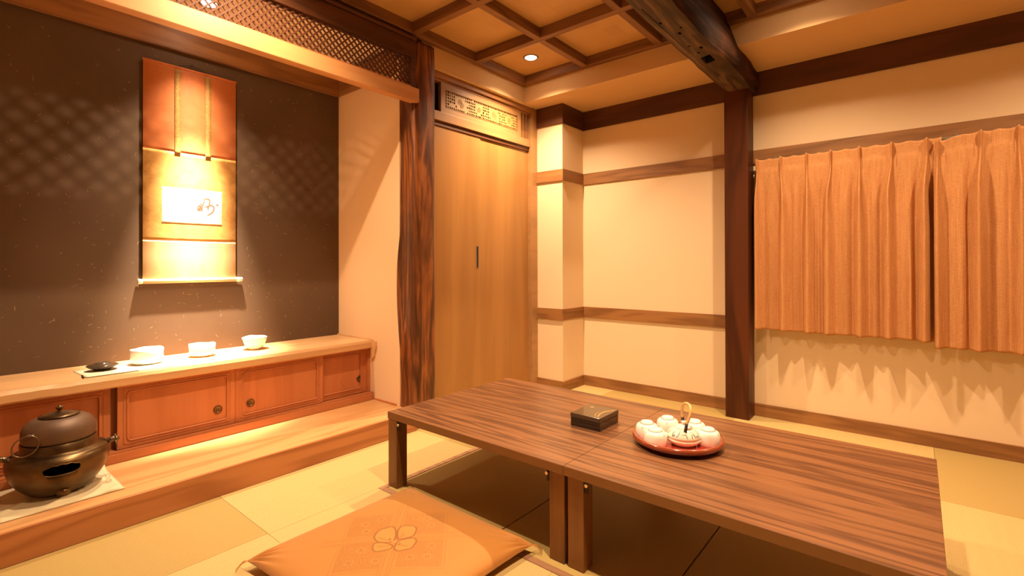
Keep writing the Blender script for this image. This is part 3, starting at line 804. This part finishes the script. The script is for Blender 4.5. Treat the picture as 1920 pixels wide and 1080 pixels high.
for pts, w_ in (([(790, 490), (835, 515), (845, 560), (815, 610), (770, 620), (752, 590), (775, 545), (850, 535)], 22), ([(770, 600), (810, 560), (830, 610), (845, 645)], 22),
                ([(780, 520), (800, 560), (790, 600)], 20), ([(882, 440), (865, 480), (855, 525)], 20), ([(868, 425), (900, 406), (950, 405), (987, 435), (978, 500), (962, 570), (952, 632)], 22),
                ([(900, 558), (955, 540), (1020, 525), (1066, 570), (1050, 640), (1000, 690), (935, 715)], 22), ([(930, 560), (955, 580), (965, 555)], 20), ([(1112, 505), (1135, 520), (1152, 538)], 24)):
    ribbon(bm, [cal(*p_) for p_ in pts], w_*.00034, (0, -1, 0), th=.0004)
fin('calligraphy', bm, M['ink'], hs)['label'] = 'brown brushed calligraphy'
bm = bmesh.new()
for pts in (([(598, 635), (628, 648), (636, 678), (610, 705)]),): ribbon(bm, [cal(*p_) for p_ in pts], .003, (0, -1, 0), mi=1, th=.0004)
fin('signature', bm, [M['ink'], M['ink_pale']], hs)['label'] = 'faint small signature'

# ------------------------------------------------------------ bowls, dish, mat on the shelf
def bowl(x, y, prof, label, name='tea_bowl', m=None, z=.501):
    bm = bmesh.new(); lathe(bm, prof, x, y, z, 56)
    for v in bm.verts:
        a = math.atan2(v.co.y-y, v.co.x-x); h_ = v.co.z-z
        v.co.z += (.0022*math.sin(2*a+x*9)+.0012*math.sin(5*a))*min(1, h_/.05)
        k = 1+.012*math.sin(3*a+x*5); v.co.x = x+(v.co.x-x)*k; v.co.y = y+(v.co.y-y)*k
    o = fin(name, bm, m or M['porcelain'], None, True, (x, y, z))
    return tag(o, label, 'bowl', 'white tea bowls on the alcove shelf')
bowl(.735, 3.005, [(0, .004), (.030, .004), (.032, 0), (.036, 0), (.038, .004), (.060, .009), (.0675, .018), (.069, .040), (.068, .060), (.0695, .078), (.067, .079), (.0645, .06), (.064, .02), (.04, .012), (0, .011)],
     'widest white cylindrical tea bowl, next to the dark lidded dish')
bowl(.990, 3.025, [(0, .004), (.027, .004), (.029, 0), (.032, 0), (.034, .005), (.055, .009), (.061, .018), (.0625, .045), (.0635, .068), (.061, .069), (.058, .02), (.035, .012), (0, .011)],
     'straight-sided white tea bowl in the middle of the shelf')
bowl(1.268, 3.03, [(0, .004), (.024, .004), (.026, 0), (.030, 0), (.031, .006), (.045, .014), (.055, .035), (.062, .055), (.068, .073), (.0655, .074), (.052, .035), (.04, .018), (0, .012)],
     'flaring white tea bowl, farthest right on the shelf')
# dish mat
bm = bmesh.new(); n = 24; rows = []
for i in range(n+1):
    u = i/n; row = []
    for j in range(9):
        v = j/8; x = .462+.33*u+.012*(1-v); y = 2.835+.225*v
        z = .5035+.0015*math.sin(u*9)*math.sin(v*5)
        row.append(bm.verts.new((x, y, z)))
    rows.append(row)
for a, b in zip(rows, rows[1:]):
    for j in range(8): bm.faces.new((a[j], a[j+1], b[j+1], b[j])).smooth = True
o = fin('dish_mat', bm, M['matcloth']); md = o.modifiers.new('t', 'SOLIDIFY'); md.thickness = .0015
tag(o, 'pale mat with dark edges lying under the dark dish on the shelf', 'mat')
bm = bmesh.new(); tube(bm, [(.462, 2.832, .505), (.4675, 2.90, .505)], .0032, 8); tube(bm, [(.462, 2.832, .5045), (.60, 2.832, .5045), (.66, 2.834, .5045)], .0011, 6)
fin('mat_binding', bm, M['wire'], o)
bm = bmesh.new(); lathe(bm, [(0, .002), (.028, .002), (.030, 0), (.033, 0), (.034, .005), (.052, .012), (.061, .020), (.061, .022), (.055, .026), (.036, .030), (.030, .032), (.029, .035), (.026, .035), (.022, .032), (0, .031)], .555, 2.985, .5055, 56)
tag(fin('covered_dish', bm, M['lacquer_top'], None, True), 'flat black lidded lacquer dish on the pale mat, left on the shelf', 'dish')

# ------------------------------------------------------------ brazier and kettle on a cloth
BX, BY, BZ = .352, 2.60, .1175
cdir = Vector((-.134, -.991, 0)); tdir = Vector((.991, -.134, 0))
bm = bmesh.new(); n = 40; rows = []
P00, P10, P11, P01 = Vector((.175, 2.43, 0)), Vector((.522, 2.428, 0)), Vector((.517, 2.758, 0)), Vector((.150, 2.758, 0))
for i in range(n+1):
    u = i/n; row = []
    for j in range(n+1):
        v = j/n
        p_ = P00*(1-u)*(1-v)+P10*u*(1-v)+P11*u*v+P01*(1-u)*v
        e_ = 0 if math.hypot(p_.x-BX, p_.y-BY) < .09 else 1
        z = .1158+e_*(.0035*(1+mn.noise(Vector((p_.x*10, p_.y*10, 0))))+.006*max(0, math.sin((p_.x*.8-p_.y)*42))**4)
        if (i in (0, n) or j == 0): z = .1155
        z += .022*max(0, (v-.80)/.20)**1.5*max(0, (u-.6)/.4)
        row.append(bm.verts.new((p_.x, p_.y, z)))
    rows.append(row)
for a, b in zip(rows, rows[1:]):
    for j in range(n): bm.faces.new((a[j], a[j+1], b[j+1], b[j])).smooth = True
o = fin('wrapping_cloth', bm, M['wrapcloth'], None, True); md = o.modifiers.new('t', 'SOLIDIFY'); md.thickness = .0012
tag(o, 'creased pale cloth with reddish print spread under the bronze brazier', 'cloth')

br_ = tag(empty('bronze_brazier', (BX, BY, BZ)), 'round bronze tea brazier with an oval opening, on the creased cloth', 'brazier')
outer = [(0, .007), (.060, .007), (.084, .010), (.102, .024), (.124, .050), (.142, .080), (.152, .112), (.1545, .138), (.151, .152), (.142, .163), (.128, .169), (.1155, .171), (.1135, .175), (.1125, .178), (.1135, .205), (.111, .2065)]
inner = [(.1075, .2065), (.107, .172), (.120, .162), (.138, .152), (.146, .136), (.144, .120), (.134, .094), (.114, .066), (.09, .042), (.06, .026), (0, .022)]
bm = bmesh.new(); lathe(bm, outer+inner, 0, 0, 0, 96)
body = fin('body', bm, [M['bronze'], M['recess_shade']], None, True)
bc = bmesh.new()          # oval opening: stadium prism pointing to the viewer side
NS = 40; ring0, ring1 = [], []
od = (cdir+tdir*.02).normalized(); ot = Vector((-od.y, od.x, 0))
for k in range(NS):
    a = 2*PI*k/NS; ex = .052*math.copysign(abs(math.cos(a))**.72, math.cos(a)); ez = .020*math.copysign(abs(math.sin(a))**.8, math.sin(a))
    if ez > 0: ez *= .85+.08*math.cos(ex*240)
    c_ = ot*(ex+.004)+Vector((0, 0, .126+ez))
    ring0.append(bc.verts.new(c_+od*.08)); ring1.append(bc.verts.new(c_+od*.20))
bc.faces.new(ring0); bc.faces.new(ring1[::-1])
for k in range(NS): bc.faces.new((ring0[k], ring0[(k+1) % NS], ring1[(k+1) % NS], ring1[k]))
rimpts = []
for k in range(NS):
    a = 2*PI*k/NS; ex = .0535*math.copysign(abs(math.cos(a))**.72, math.cos(a)); ez = .0215*math.copysign(abs(math.sin(a))**.8, math.sin(a))
    if ez > 0: ez *= .85+.08*math.cos(ex*240)
    z = .126+ez
    rr_ = .1545
    for (ra, za), (rb, zb) in zip(outer, outer[1:]):
        if za <= z <= zb and zb > za: rr_ = ra+(rb-ra)*(z-za)/(zb-za); break
    off = ex+.004; fwd = math.sqrt(max(0, rr_**2-off**2))
    rimpts.append(ot*off+od*fwd+Vector((0, 0, z)))
cut(body, bc)
for p_ in body.data.polygons: p_.use_smooth = True
body.parent = br_
bm = bmesh.new(); tube(bm, rimpts, .0022, 8, True); o = fin('opening_rim', bm, M['bronze'], None, True); o.parent = br_
bm = bmesh.new(); lathe(bm, [(0, .03), (.05, .032), (.085, .05), (.11, .08), (.112, .085), (0, .085)], 0, 0, 0, 48); o = fin('ash_bed', bm, M['recess_shade'], None, True); o.parent = br_
for k in range(3):
    a = math.atan2(cdir.y, cdir.x)+.12+k*2*PI/3
    bm = bmesh.new()
    d_ = Vector((math.cos(a), math.sin(a), 0))
    tube(bm, [d_*.098+Vector((0, 0, .040)), d_*.094+Vector((0, 0, .020)), d_*.088+Vector((0, 0, .008)), d_*.086+Vector((0, 0, .0))], [.022, .022, .017, .014], 16)
    o = fin('foot', bm, M['bronze'], None, True); o.parent = br_
for s in (-1, 1):
    base_ = tdir*s*.147+Vector((0, 0, .156))
    bm = bmesh.new()
    tube(bm, [base_-tdir*s*.012, base_+tdir*s*.010+Vector((0, 0, .006)), base_+tdir*s*.026+Vector((0, 0, .008)), base_+tdir*s*.036+Vector((0, 0, .002))], [.013, .010, .012, .006], 12)
    tube(bm, [base_+tdir*s*.008+cdir*.016+Vector((0, 0, .012)), base_+tdir*s*.028-cdir*.016+Vector((0, 0, .016))], .0042, 8)
    tube(bm, [base_+tdir*s*.014-cdir*.014+Vector((0, 0, .012)), base_+tdir*s*.030+cdir*.015+Vector((0, 0, .010))], .0042, 8)
    for q in (-1, 1): tube(bm, [base_+tdir*s*.022+cdir*q*.007+Vector((0, 0, .012)), base_+tdir*s*.024+cdir*q*.010+Vector((0, 0, .024))], [.004, .002], 6)
    lg = fin('handle_mount', bm, M['ringmetal'], None, True); lg.parent = br_
    bm = bmesh.new(); cc = base_+tdir*s*.027+Vector((0, 0, -.016))
    tube(bm, circ(cc, .022, cdir, Vector((tdir.x*s*.18, tdir.y*s*.18, -1)).normalized()), .0032, 8, True)
    o = fin('ring_handle', bm, M['ringmetal'], None, True); o.parent = lg

kt = tag(empty('iron_kettle', (BX, BY, BZ+.2065)), 'brown cast iron tea kettle with a flat lid, sitting in the bronze brazier', 'kettle')
bm = bmesh.new()
lathe(bm, [(0, -.05), (.06, -.045), (.092, -.02), (.1035, .0), (.1095, .004), (.1105, .010), (.1115, .028), (.1095, .046), (.1035, .062), (.092, .075), (.078, .083), (.066, .087), (.058, .087), (.056, .089), (.052, .089), (.050, .08), (0, .08)], 0, 0, 0, 80)
o = fin('body', bm, M['iron'], None, True); o.parent = kt
bm = bmesh.new()
lathe(bm, [(0, .088), (.058, .0885), (.0615, .0905), (.0615, .0925), (.045, .097), (.02, .1015), (.008, .103), (.006, .105), (.0055, .110), (.0095, .114), (.0105, .119), (.008, .124), (.004, .127), (0, .1275)], 0, 0, 0, 64)
for k in range(5):
    a = k*2*PI/5; tube(bm, [(.010*math.cos(a), .010*math.sin(a), .114), (.011*math.cos(a+.3), .011*math.sin(a+.3), .122)], .0022, 6)
o = fin('lid', bm, M['bronze'], None, True); o.parent = kt; o['label'] = 'flat bronze lid with a knob'
for s in (-1, 1):
    lp = tdir*s*.082-cdir*s*.078+Vector((0, 0, .048)) if s == 1 else -tdir*.080+cdir*.082+Vector((0, 0, .046))
    rad = Vector((lp.x, lp.y, 0)).normalized(); tan = Vector((-rad.y, rad.x, 0))
    bm = bmesh.new(); tube(bm, [lp-rad*.012-tan*.009, lp+rad*.004-tan*.006, lp+rad*.004+tan*.006, lp-rad*.012+tan*.009], .0048, 8)
    lg = fin('lug', bm, M['iron'], None, True); lg.parent = kt
    bm = bmesh.new(); R_ = .036 if s == -1 else .020
    dn = Vector((rad.x*.25, rad.y*.25, -1)).normalized(); sd = (tdir*.96+cdir*.1).normalized() if s == -1 else (tan*.6+rad*.8).normalized()
    tube(bm, circ(lp+rad*.008+dn*(R_-.002), R_, sd, dn), .0027, 8, True)
    o = fin('ring', bm, M['ringmetal'], None, True); o.parent = lg

# ------------------------------------------------------------ low tables
HT = .3347
TX0, TX1 = 1.3559, 2.2054
def table(y0, y1, label, farpin=True):
    t = tag(empty('low_table', ((TX0+TX1)/2, (y0+y1)/2, 0)), label, 'table', 'low wooden tables pushed together')
    bm = B(TX0, TX1, y0, y1, HT-.031, HT, bev=.0012)
    for f in bm.faces: f.material_index = 0 if f.normal.z > .5 else 1
    bm.normal_update()
    for f in bm.faces: f.material_index = 0 if f.normal.z > .9 else 1
    fin('tabletop', bm, [M['tabletop'], M['table_edge']], t)
    return t
def leg(t, x, y, sx_, sy_, hinge_side):
    bm = B(min(x, x+sx_*.058), max(x, x+sx_*.058), min(y, y+sy_*.060), max(y, y+sy_*.060), 0.002, HT-.031, bev=.0015)
    l = fin('leg', bm, M['table_leg'], t)
    bm = bmesh.new(); yy = y+sy_*.060; x0 = min(x, x+sx_*.058)+.004
    a, b = sorted((yy, yy+sy_*.014))
    box(bm, x0, x0+.004, a, b, HT-.075, HT-.031); box(bm, x0, x0+.045, a, b, HT-.034, HT-.031)
    fin('hinge', bm, M['hinge'], l)
    bm = bmesh.new(); tube(bm, [(x0-.007, (a+b)/2+sy_*.004, HT-.048), (x0, (a+b)/2+sy_*.004, HT-.048)], [.006, .0045], 10)
    fin('bolt', bm, M['screw'], l)
ta = table(.9071, 1.8576, 'brown woodgrain low table half by the closet, black box on it')
leg(ta, TX0+.001, 1.853, 1, -1, 0); leg(ta, TX1-.012, 1.848, -1, -1, 0); leg(ta, TX0+.014, .911, 1, 1, 0); leg(ta, TX1-.014, .911, -1, 1, 0)
tb = table(-.0447, .9059, 'brown woodgrain low table half in the foreground, round tea tray on it')
leg(tb, TX0+.014, .897, 1, -1, 0); leg(tb, TX1-.014, .897, -1, -1, 0); leg(tb, TX0+.012, -.032, 1, 1, 0); leg(tb, TX1-.012, -.032, -1, 1, 0)
for t_, y0, y1 in ((ta, .972, 1.79), (tb, .03, .835)):
    for xa in (TX0+.09, TX1-.11): fin('stretcher', B(xa, xa+.02, y0, y1, HT-.05, HT-.0311), M['table_leg'], t_)

# lacquer box
bx = tag(empty('lacquer_box', (1.797, 1.042, HT)), 'square black lacquer box with a gold design on its lid, on the table', 'box')
bm = bmesh.new(); box(bm, 1.719, 1.875, .974, 1.110, HT, HT+.034, bev=.002); fin('box_body', bm, M['lacquer'], bx)
bm = bmesh.new(); box(bm, 1.7175, 1.8765, .9725, 1.1115, HT+.0345, HT+.053, bev=.003); fin('lid', bm, M['lacquer_top'], bx)
bm = bmesh.new(); zz = HT+.0531
lathe(bm, [(0, .0004), (.009, .0004), (.009, 0)], 1.838, 1.078, zz, 24)
ribbon(bm, [(1.735, .992, zz), (1.775, 1.004, zz), (1.815, 1.002, zz), (1.845, .988, zz), (1.862, .982, zz)], .010, (0, 0, 1), th=.0004)
ribbon(bm, [(1.728, 1.0, zz), (1.765, 1.018, zz), (1.80, 1.018, zz)], .004, (0, 0, 1), th=.0004)
fin('gold_design', bm, M['gilt'], bx)['label'] = 'gold moon and wave design'

# ------------------------------------------------------------ tray with tea set
TCX, TCY = 1.79, .69
ty = tag(empty('round_tray', (TCX, TCY, HT)), 'round red-brown lacquer tray carrying the white tea set on the near table half', 'tray')
bm = bmesh.new()
K_ = .955
lathe(bm, [(a*K_, b) for a, b in [(0, .0), (.140, .0), (.150, .004), (.158, .012), (.161, .015)]], TCX, TCY, HT, 80, 2)
lathe(bm, [(a*K_, b) for a, b in [(.161, .015), (.1665, .019), (.1685, .027), (.1655, .0335), (.159, .0345), (.152, .028), (.145, .0165)]], TCX, TCY, HT, 80, 0)
lathe(bm, [(a*K_, b) for a, b in [(.145, .0165), (.140, .011), (0, .0105)]], TCX, TCY, HT, 80, 1)
fin('tray_body', bm, [M['tray_rim'], M['tray_red'], M['tray_out']], ty, True)
TZ = HT+.0107
def cup(x, y, label, r=.042, h=.052):
    t = tag(empty('tea_cup', (x, y, TZ)), label, 'cup', 'upturned white tea cups on the tray')
    k = r/.041; Z_ = 1.27
    bm = bmesh.new(); lathe(bm, [(a_, b_*Z_) for a_, b_ in [(.0385*k, 0), (.0405*k, .004), (.0415*k, .014), (.0405*k, .026), (.0375*k, .034), (.032*k, .0385), (.0225*k, .0405), (.0215*k, .0445), (.0205*k, .0455), (.0185*k, .045), (.0175*k, .043), (0, .0425)]], x, y, TZ, 40)
    fin('cup_body', bm, M['porcelain'], t, True, (x, y, TZ))
    bm = bmesh.new(); tube(bm, circ((x, y, TZ+.0408*Z_), .0232*k, (1, 0, 0), (0, 1, 0)), .0011, 6, True)
    a = random.uniform(0, 6)
    for q in range(3):
        aa = a+q*2.1
        ribbon(bm, [(x+.0385*k*math.cos(aa), y+.0385*k*math.sin(aa), TZ+.0315*Z_), (x+.0345*k*math.cos(aa+.12), y+.0345*k*math.sin(aa+.12), TZ+.0368*Z_)], .003, Vector((math.cos(aa), math.sin(aa), .8)).normalized(), th=.0006)
    fin('painted_ring', bm, M['bluegrey'], t, True, (x, y, TZ))
cup(1.704, .738, 'upturned white cup at the front left of the tray')
cup(1.764, .797, 'upturned white cup at the left rim of the tray, behind the front left one')
cup(1.868, .758, 'upturned white cup at the back of the tray, nearest the table joint')
cup(1.890, .662, 'upturned white cup at the back of the tray behind the bamboo handle')
cup(1.830, .592, 'upturned white cup at the right rim of the tray')
PX, PY = 1.778, .662
tp = tag(empty('teapot', (PX, PY, TZ)), 'squat cream teapot with a bamboo hoop handle in the middle of the tray', 'teapot')
bm = bmesh.new()
lathe(bm, [(a_*.90, b_) for a_, b_ in [(0, 0), (.045, 0), (.048, .003), (.060, .010), (.066, .018), (.0665, .022), (.0635, .024), (.0635, .027), (.0655, .029), (.0645, .034), (.060, .042), (.050, .052), (.038, .058), (.030, .0595), (0, .0595)]], PX, PY, TZ, 56)
o = fin('pot_body', bm, M['pot'], tp, True)
bm = bmesh.new(); lathe(bm, [(.0305, .059), (.031, .0615), (.024, .066), (.010, .069), (.006, .070), (.0055, .074), (.009, .078), (.008, .082), (0, .0835)], PX, PY, TZ, 40)
fin('pot_lid', bm, M['porcelain'], tp, True)
vd = Vector((PX, PY, 0)).normalized(); sd = Vector((vd.y, -vd.x, 0))        # view direction on the table, image right
bm = bmesh.new()
sp0 = Vector((PX, PY, TZ))-sd*.052-vd*.012
tube(bm, [sp0+Vector((0, 0, .022)), sp0-sd*.020-vd*.006+Vector((0, 0, .034)), sp0-sd*.032-vd*.009+Vector((0, 0, .052))], [.015, .011, .007], 14)
fin('spout', bm, M['pot'], tp, True)
for s in (-1, 1):
    bm = bmesh.new(); c_ = Vector((PX, PY, TZ+.052))+vd*s*.040
    lathe(bm, [(0, .004), (.008, .003), (.012, -.004)], c_.x, c_.y, c_.z, 16)
    tube(bm, circ(c_+Vector((0, 0, .006)), .006, vd, Vector((0, 0, 1)), 16), .002, 6, True)
    fin('lug', bm, M['pot'], tp, True)

hp = []
for k in range(25):
    a = PI*k/24; hp.append(Vector((PX, PY, TZ+.066))-vd*.040*math.cos(a)+sd*(.002+.004*math.cos(a)+.012*math.sin(a)+.011*math.sin(2*a))+Vector((0, 0, .080*math.sin(a)**.8)))
bm = bmesh.new(); tube(bm, hp, .0052, 10); hd = fin('bamboo_handle', bm, M['bamboo'], tp, True)
bm = bmesh.new()
wb = []
for a_, b_ in ((hp[0]-Vector((0, 0, .012)), hp[1]+Vector((0, 0, .004))), (hp[-1]-Vector((0, 0, .012)), hp[-2]+Vector((0, 0, .004)))):
    bm = bmesh.new(); tube(bm, [a_, b_], .0060, 8); fin('wire_binding', bm, M['wire'], hd)
bm = bmesh.new()
def onpot(a, z):
    tab = [(.034, .0645), (.042, .060), (.052, .050), (.058, .038)]
    r_ = .05
    for (za, ra), (zb, rb) in zip(tab, tab[1:]):
        if za <= z <= zb: r_ = ra+(rb-ra)*(z-za)/(zb-za)
    d = -vd*math.cos(a)+sd*math.sin(a)
    return Vector((PX, PY, TZ+z))+d*(r_*.90+.0006), d
for a, t_ in ((-.75, .0), (-.45, .18), (.25, -.1), (.55, .05), (.85, -.15), (1.2, .1), (-1.3, .1), (2.5, 0), (3.3, .1)):
    p1, d1_ = onpot(a, .036); p2, d2_ = onpot(a+t_*.6, .045); p3, _ = onpot(a+t_, .055)
    ribbon(bm, [p1, p2, p3], .0028, (d1_+Vector((0, 0, .8))).normalized(), th=.0006)
for a in (-.62, .98):
    p1, d1_ = onpot(a, .040)
    for q in range(4):
        e_ = (sd*math.cos(q*1.1)+Vector((0, 0, 1))*math.sin(q*1.1)-vd*.2)*.006
        ribbon(bm, [p1-e_, p1+e_], .0022, (d1_+Vector((0, 0, .8))).normalized(), th=.0008)
fin('painted_leaves', bm, M['bluegrey'], tp)

# ------------------------------------------------------------ floor cushion
ZX, ZY, ZH = 1.021, 1.365, .335
NU = 470
def patcol(x, y):
    bs = Vector((.46, .19, .034)); dk = Vector((.20, .065, .010)); lt_ = Vector((.56, .26, .06))
    dx, dy = x-1.02, y-1.36; a = (dx-dy)/1.41421; b = (dx+dy)/1.41421+.008
    k = 0.0
    col = bs.copy()
    # bands along the diagonals
    for q, lim in ((a, b), (b, a)):
        if abs(lim) < .235:
            for off in (-.017, -.008, .009, .018):
                if abs(q-off-lim*.04) < .0013: k = max(k, .45)
    # textured panels
    if .026 < abs(a) < .163 and .022 < abs(b) < .158:
        n1 = mn.noise(Vector((x*260, y*260, 0))); k = max(k, .42 if n1 > 0 else .10)
        if abs(abs(a)-.163) < .002 or abs(abs(a)-.026) < .002 or abs(abs(b)-.158) < .002 or abs(abs(b)-.022) < .002: k = .4
    if (abs(abs(a)-.172) < .0012 and .02 < abs(b) < .168) or (abs(abs(b)-.167) < .0012 and .02 < abs(a) < .172): k = max(k, .35)
    b0 = b-.008
    for (da, db) in DAIS:
        d = math.hypot(a-da, b0-db)
        if d < .017:
            an = math.atan2(b0-db, a-da)
            if d < .0035: k = .2
            elif d < .0058: k = .75
            elif math.cos(an*8) > .1-.0 and d < .0165: k = -.35
    pt = (a, b0)
    for poly in PETALS:
        if inpoly(pt, poly): k = -.45
    for poly in PETALS:
        dd = min(segd(pt, poly[i], poly[(i+1) % len(poly)]) for i in range(len(poly)))
        if dd < .0034: k = max(k, .80*(1-max(0, dd-.0018)/.0016*.6))
    d = math.hypot(a-.003, b0+.022)
    if d < .0125: k = -.5 if d < .0105 else .7
    for (sa, sb, r_) in ((-.015, -.003, .0045), (.023, -.042, .004)):
        if math.hypot(a-sa, b0-sb) < r_: k = .9
    for p_, q_ in (((.012, -.006), (.030, .017)), ((-.006, -.018), (-.05, .002)), ((-.008, -.045), (-.048, -.052)), ((.012, -.045), (.05, -.058))):
        if segd(pt, p_, q_) < .0018: k = max(k, .6)
    if k > 0: return bs.lerp(dk, k)
    return bs.lerp(lt_, -k)
def segd(p, a, b):
    ax, ay = a; bx_, by_ = b; vx, vy = bx_-ax, by_-ay; L2 = vx*vx+vy*vy
    t = max(0, min(1, ((p[0]-ax)*vx+(p[1]-ay)*vy)/L2)) if L2 else 0
    return math.hypot(p[0]-ax-t*vx, p[1]-ay-t*vy)
def inpoly(p, poly):
    c = False; j = len(poly)-1
    for i in range(len(poly)):
        if ((poly[i][1] > p[1]) != (poly[j][1] > p[1])) and p[0] < (poly[j][0]-poly[i][0])*(p[1]-poly[i][1])/(poly[j][1]-poly[i][1])+poly[i][0]: c = not c
        j = i
    return c
def smoothpoly(P):
    q = []; n = len(P)
    for i in range(n):
        p0, p1, p2, p3 = [Vector(P[(i+s) % n]) for s in (-1, 0, 1, 2)]
        for s in range(3):
            t = s/3; v = .5*((2*p1)+(-p0+p2)*t+(2*p0-5*p1+4*p2-p3)*t*t+(-p0+3*p1-3*p2+p3)*t**3); q.append((v.x, v.y))
    return q
PETALS = [smoothpoly(P) for P in (
    [(-.007, -.022), (-.036, -.026), (-.054, -.020), (-.067, .002), (-.066, .029), (-.055, .051), (-.038, .058), (-.021, .065), (-.006, .053), (.002, .022), (.001, -.006)],
    [(.011, -.002), (.006, .028), (.011, .056), (.028, .066), (.059, .060), (.069, .041), (.067, .016), (.060, -.002), (.037, -.010), (.014, -.009)],
    [(.016, -.024), (.038, -.015), (.067, -.014), (.076, -.033), (.071, -.053), (.062, -.073), (.040, -.080), (.021, -.083), (.008, -.064)],
    [(-.002, -.044), (-.030, -.028), (-.058, -.030), (-.063, -.050), (-.053, -.076), (-.028, -.076), (-.002, -.064)])]
DAIS = [(-.112, .091), (-.063, .116), (-.101, .044), (-.094, -.07), (-.120, -.130), (-.040, -.128), (.127, -.062), (.064, -.120), (.118, -.118), (.119, .065), (.061, .123), (.10, .115)]
verts, faces = [], []
def corner_pull(u, v): return (abs(u)*abs(v))**3
def shape(u, v, side):
    """u, v in -1..1"""
    # edges curve inward between the pointed corners
    ins = 1-.055*(1-abs(v)**2.5) if True else 1
    x = u*(1-.05*(1-abs(v)**3)*abs(u)**3); y = v*(1-.05*(1-abs(u)**3)*abs(v)**3)
    r = max(abs(u), abs(v)); q = (1-abs(u)**3.2)*(1-abs(v)**3.2)
    h = .056*max(0, q)**.42
    # puckers near the corners
    cr = math.hypot(1-abs(u), 1-abs(v))
    h += .0045*math.sin(math.atan2(1-abs(v), 1-abs(u))*22)*math.exp(-(cr/.35)**2)*min(1, cr*6)
    h += .003*mn.noise(Vector((u*3.2, v*3.2, side*3)))*q
    h -= .006*math.exp(-((u*u+v*v)/.01))
    return x, y, h
cols_ = []
for side in (0, 1):
    n = NU if side == 0 else 60
    base_i = len(verts)
    for j in range(n+1):
        for i in range(n+1):
            u, v = -1+2*i/n, -1+2*j/n
            x, y, h = shape(u, v, side)
            z = .030+h*1.0 if side == 0 else .030-h*.50
            verts.append((ZX+x*ZH-ZX, ZY+y*ZH-ZY, max(z, .001)))
            if side == 0: cols_.append(patcol(ZX+x*ZH, ZY+y*ZH))
            else: cols_.append(Vector((.46, .19, .034)))
    for j in range(n):
        for i in range(n):
            a = base_i+j*(n+1)+i
            faces.append((a, a+1, a+n+2, a+n+1) if side == 0 else (a, a+n+1, a+n+2, a+1))
me = bpy.data.meshes.new('cover'); me.from_pydata(verts, [], faces)
ca_ = me.color_attributes.new('pattern', 'FLOAT_COLOR', 'POINT')
flat = []
for c_ in cols_: flat.extend((c_[0], c_[1], c_[2], 1))
ca_.data.foreach_set('color', flat)
me.polygons.foreach_set('use_smooth', [True]*len(me.polygons)); me.materials.append(M['cushion'])
zb_ = tag(empty('floor_cushion', (ZX, ZY, 0)), 'square ochre silk floor cushion with a brown flower pattern beside the low tables', 'cushion')
o = bpy.data.objects.new('cover', me); C.objects.link(o); o.parent = zb_
for sx_ in (-1, 1):
    for sy_ in (-1, 1):
        bm = bmesh.new()
        for k in range(4):
            a = math.atan2(sy_, sx_)+(k-1.5)*.35; c0 = Vector((sx_*ZH*.992, sy_*ZH*.992, .030))
            tube(bm, [c0, c0+Vector((math.cos(a)*.018, math.sin(a)*.018, -.004)), c0+Vector((math.cos(a)*.036, math.sin(a)*.036, -.024))], .0010, 5)
        o = fin('tassel', bm, M['cushion_thread']); o.parent = zb_
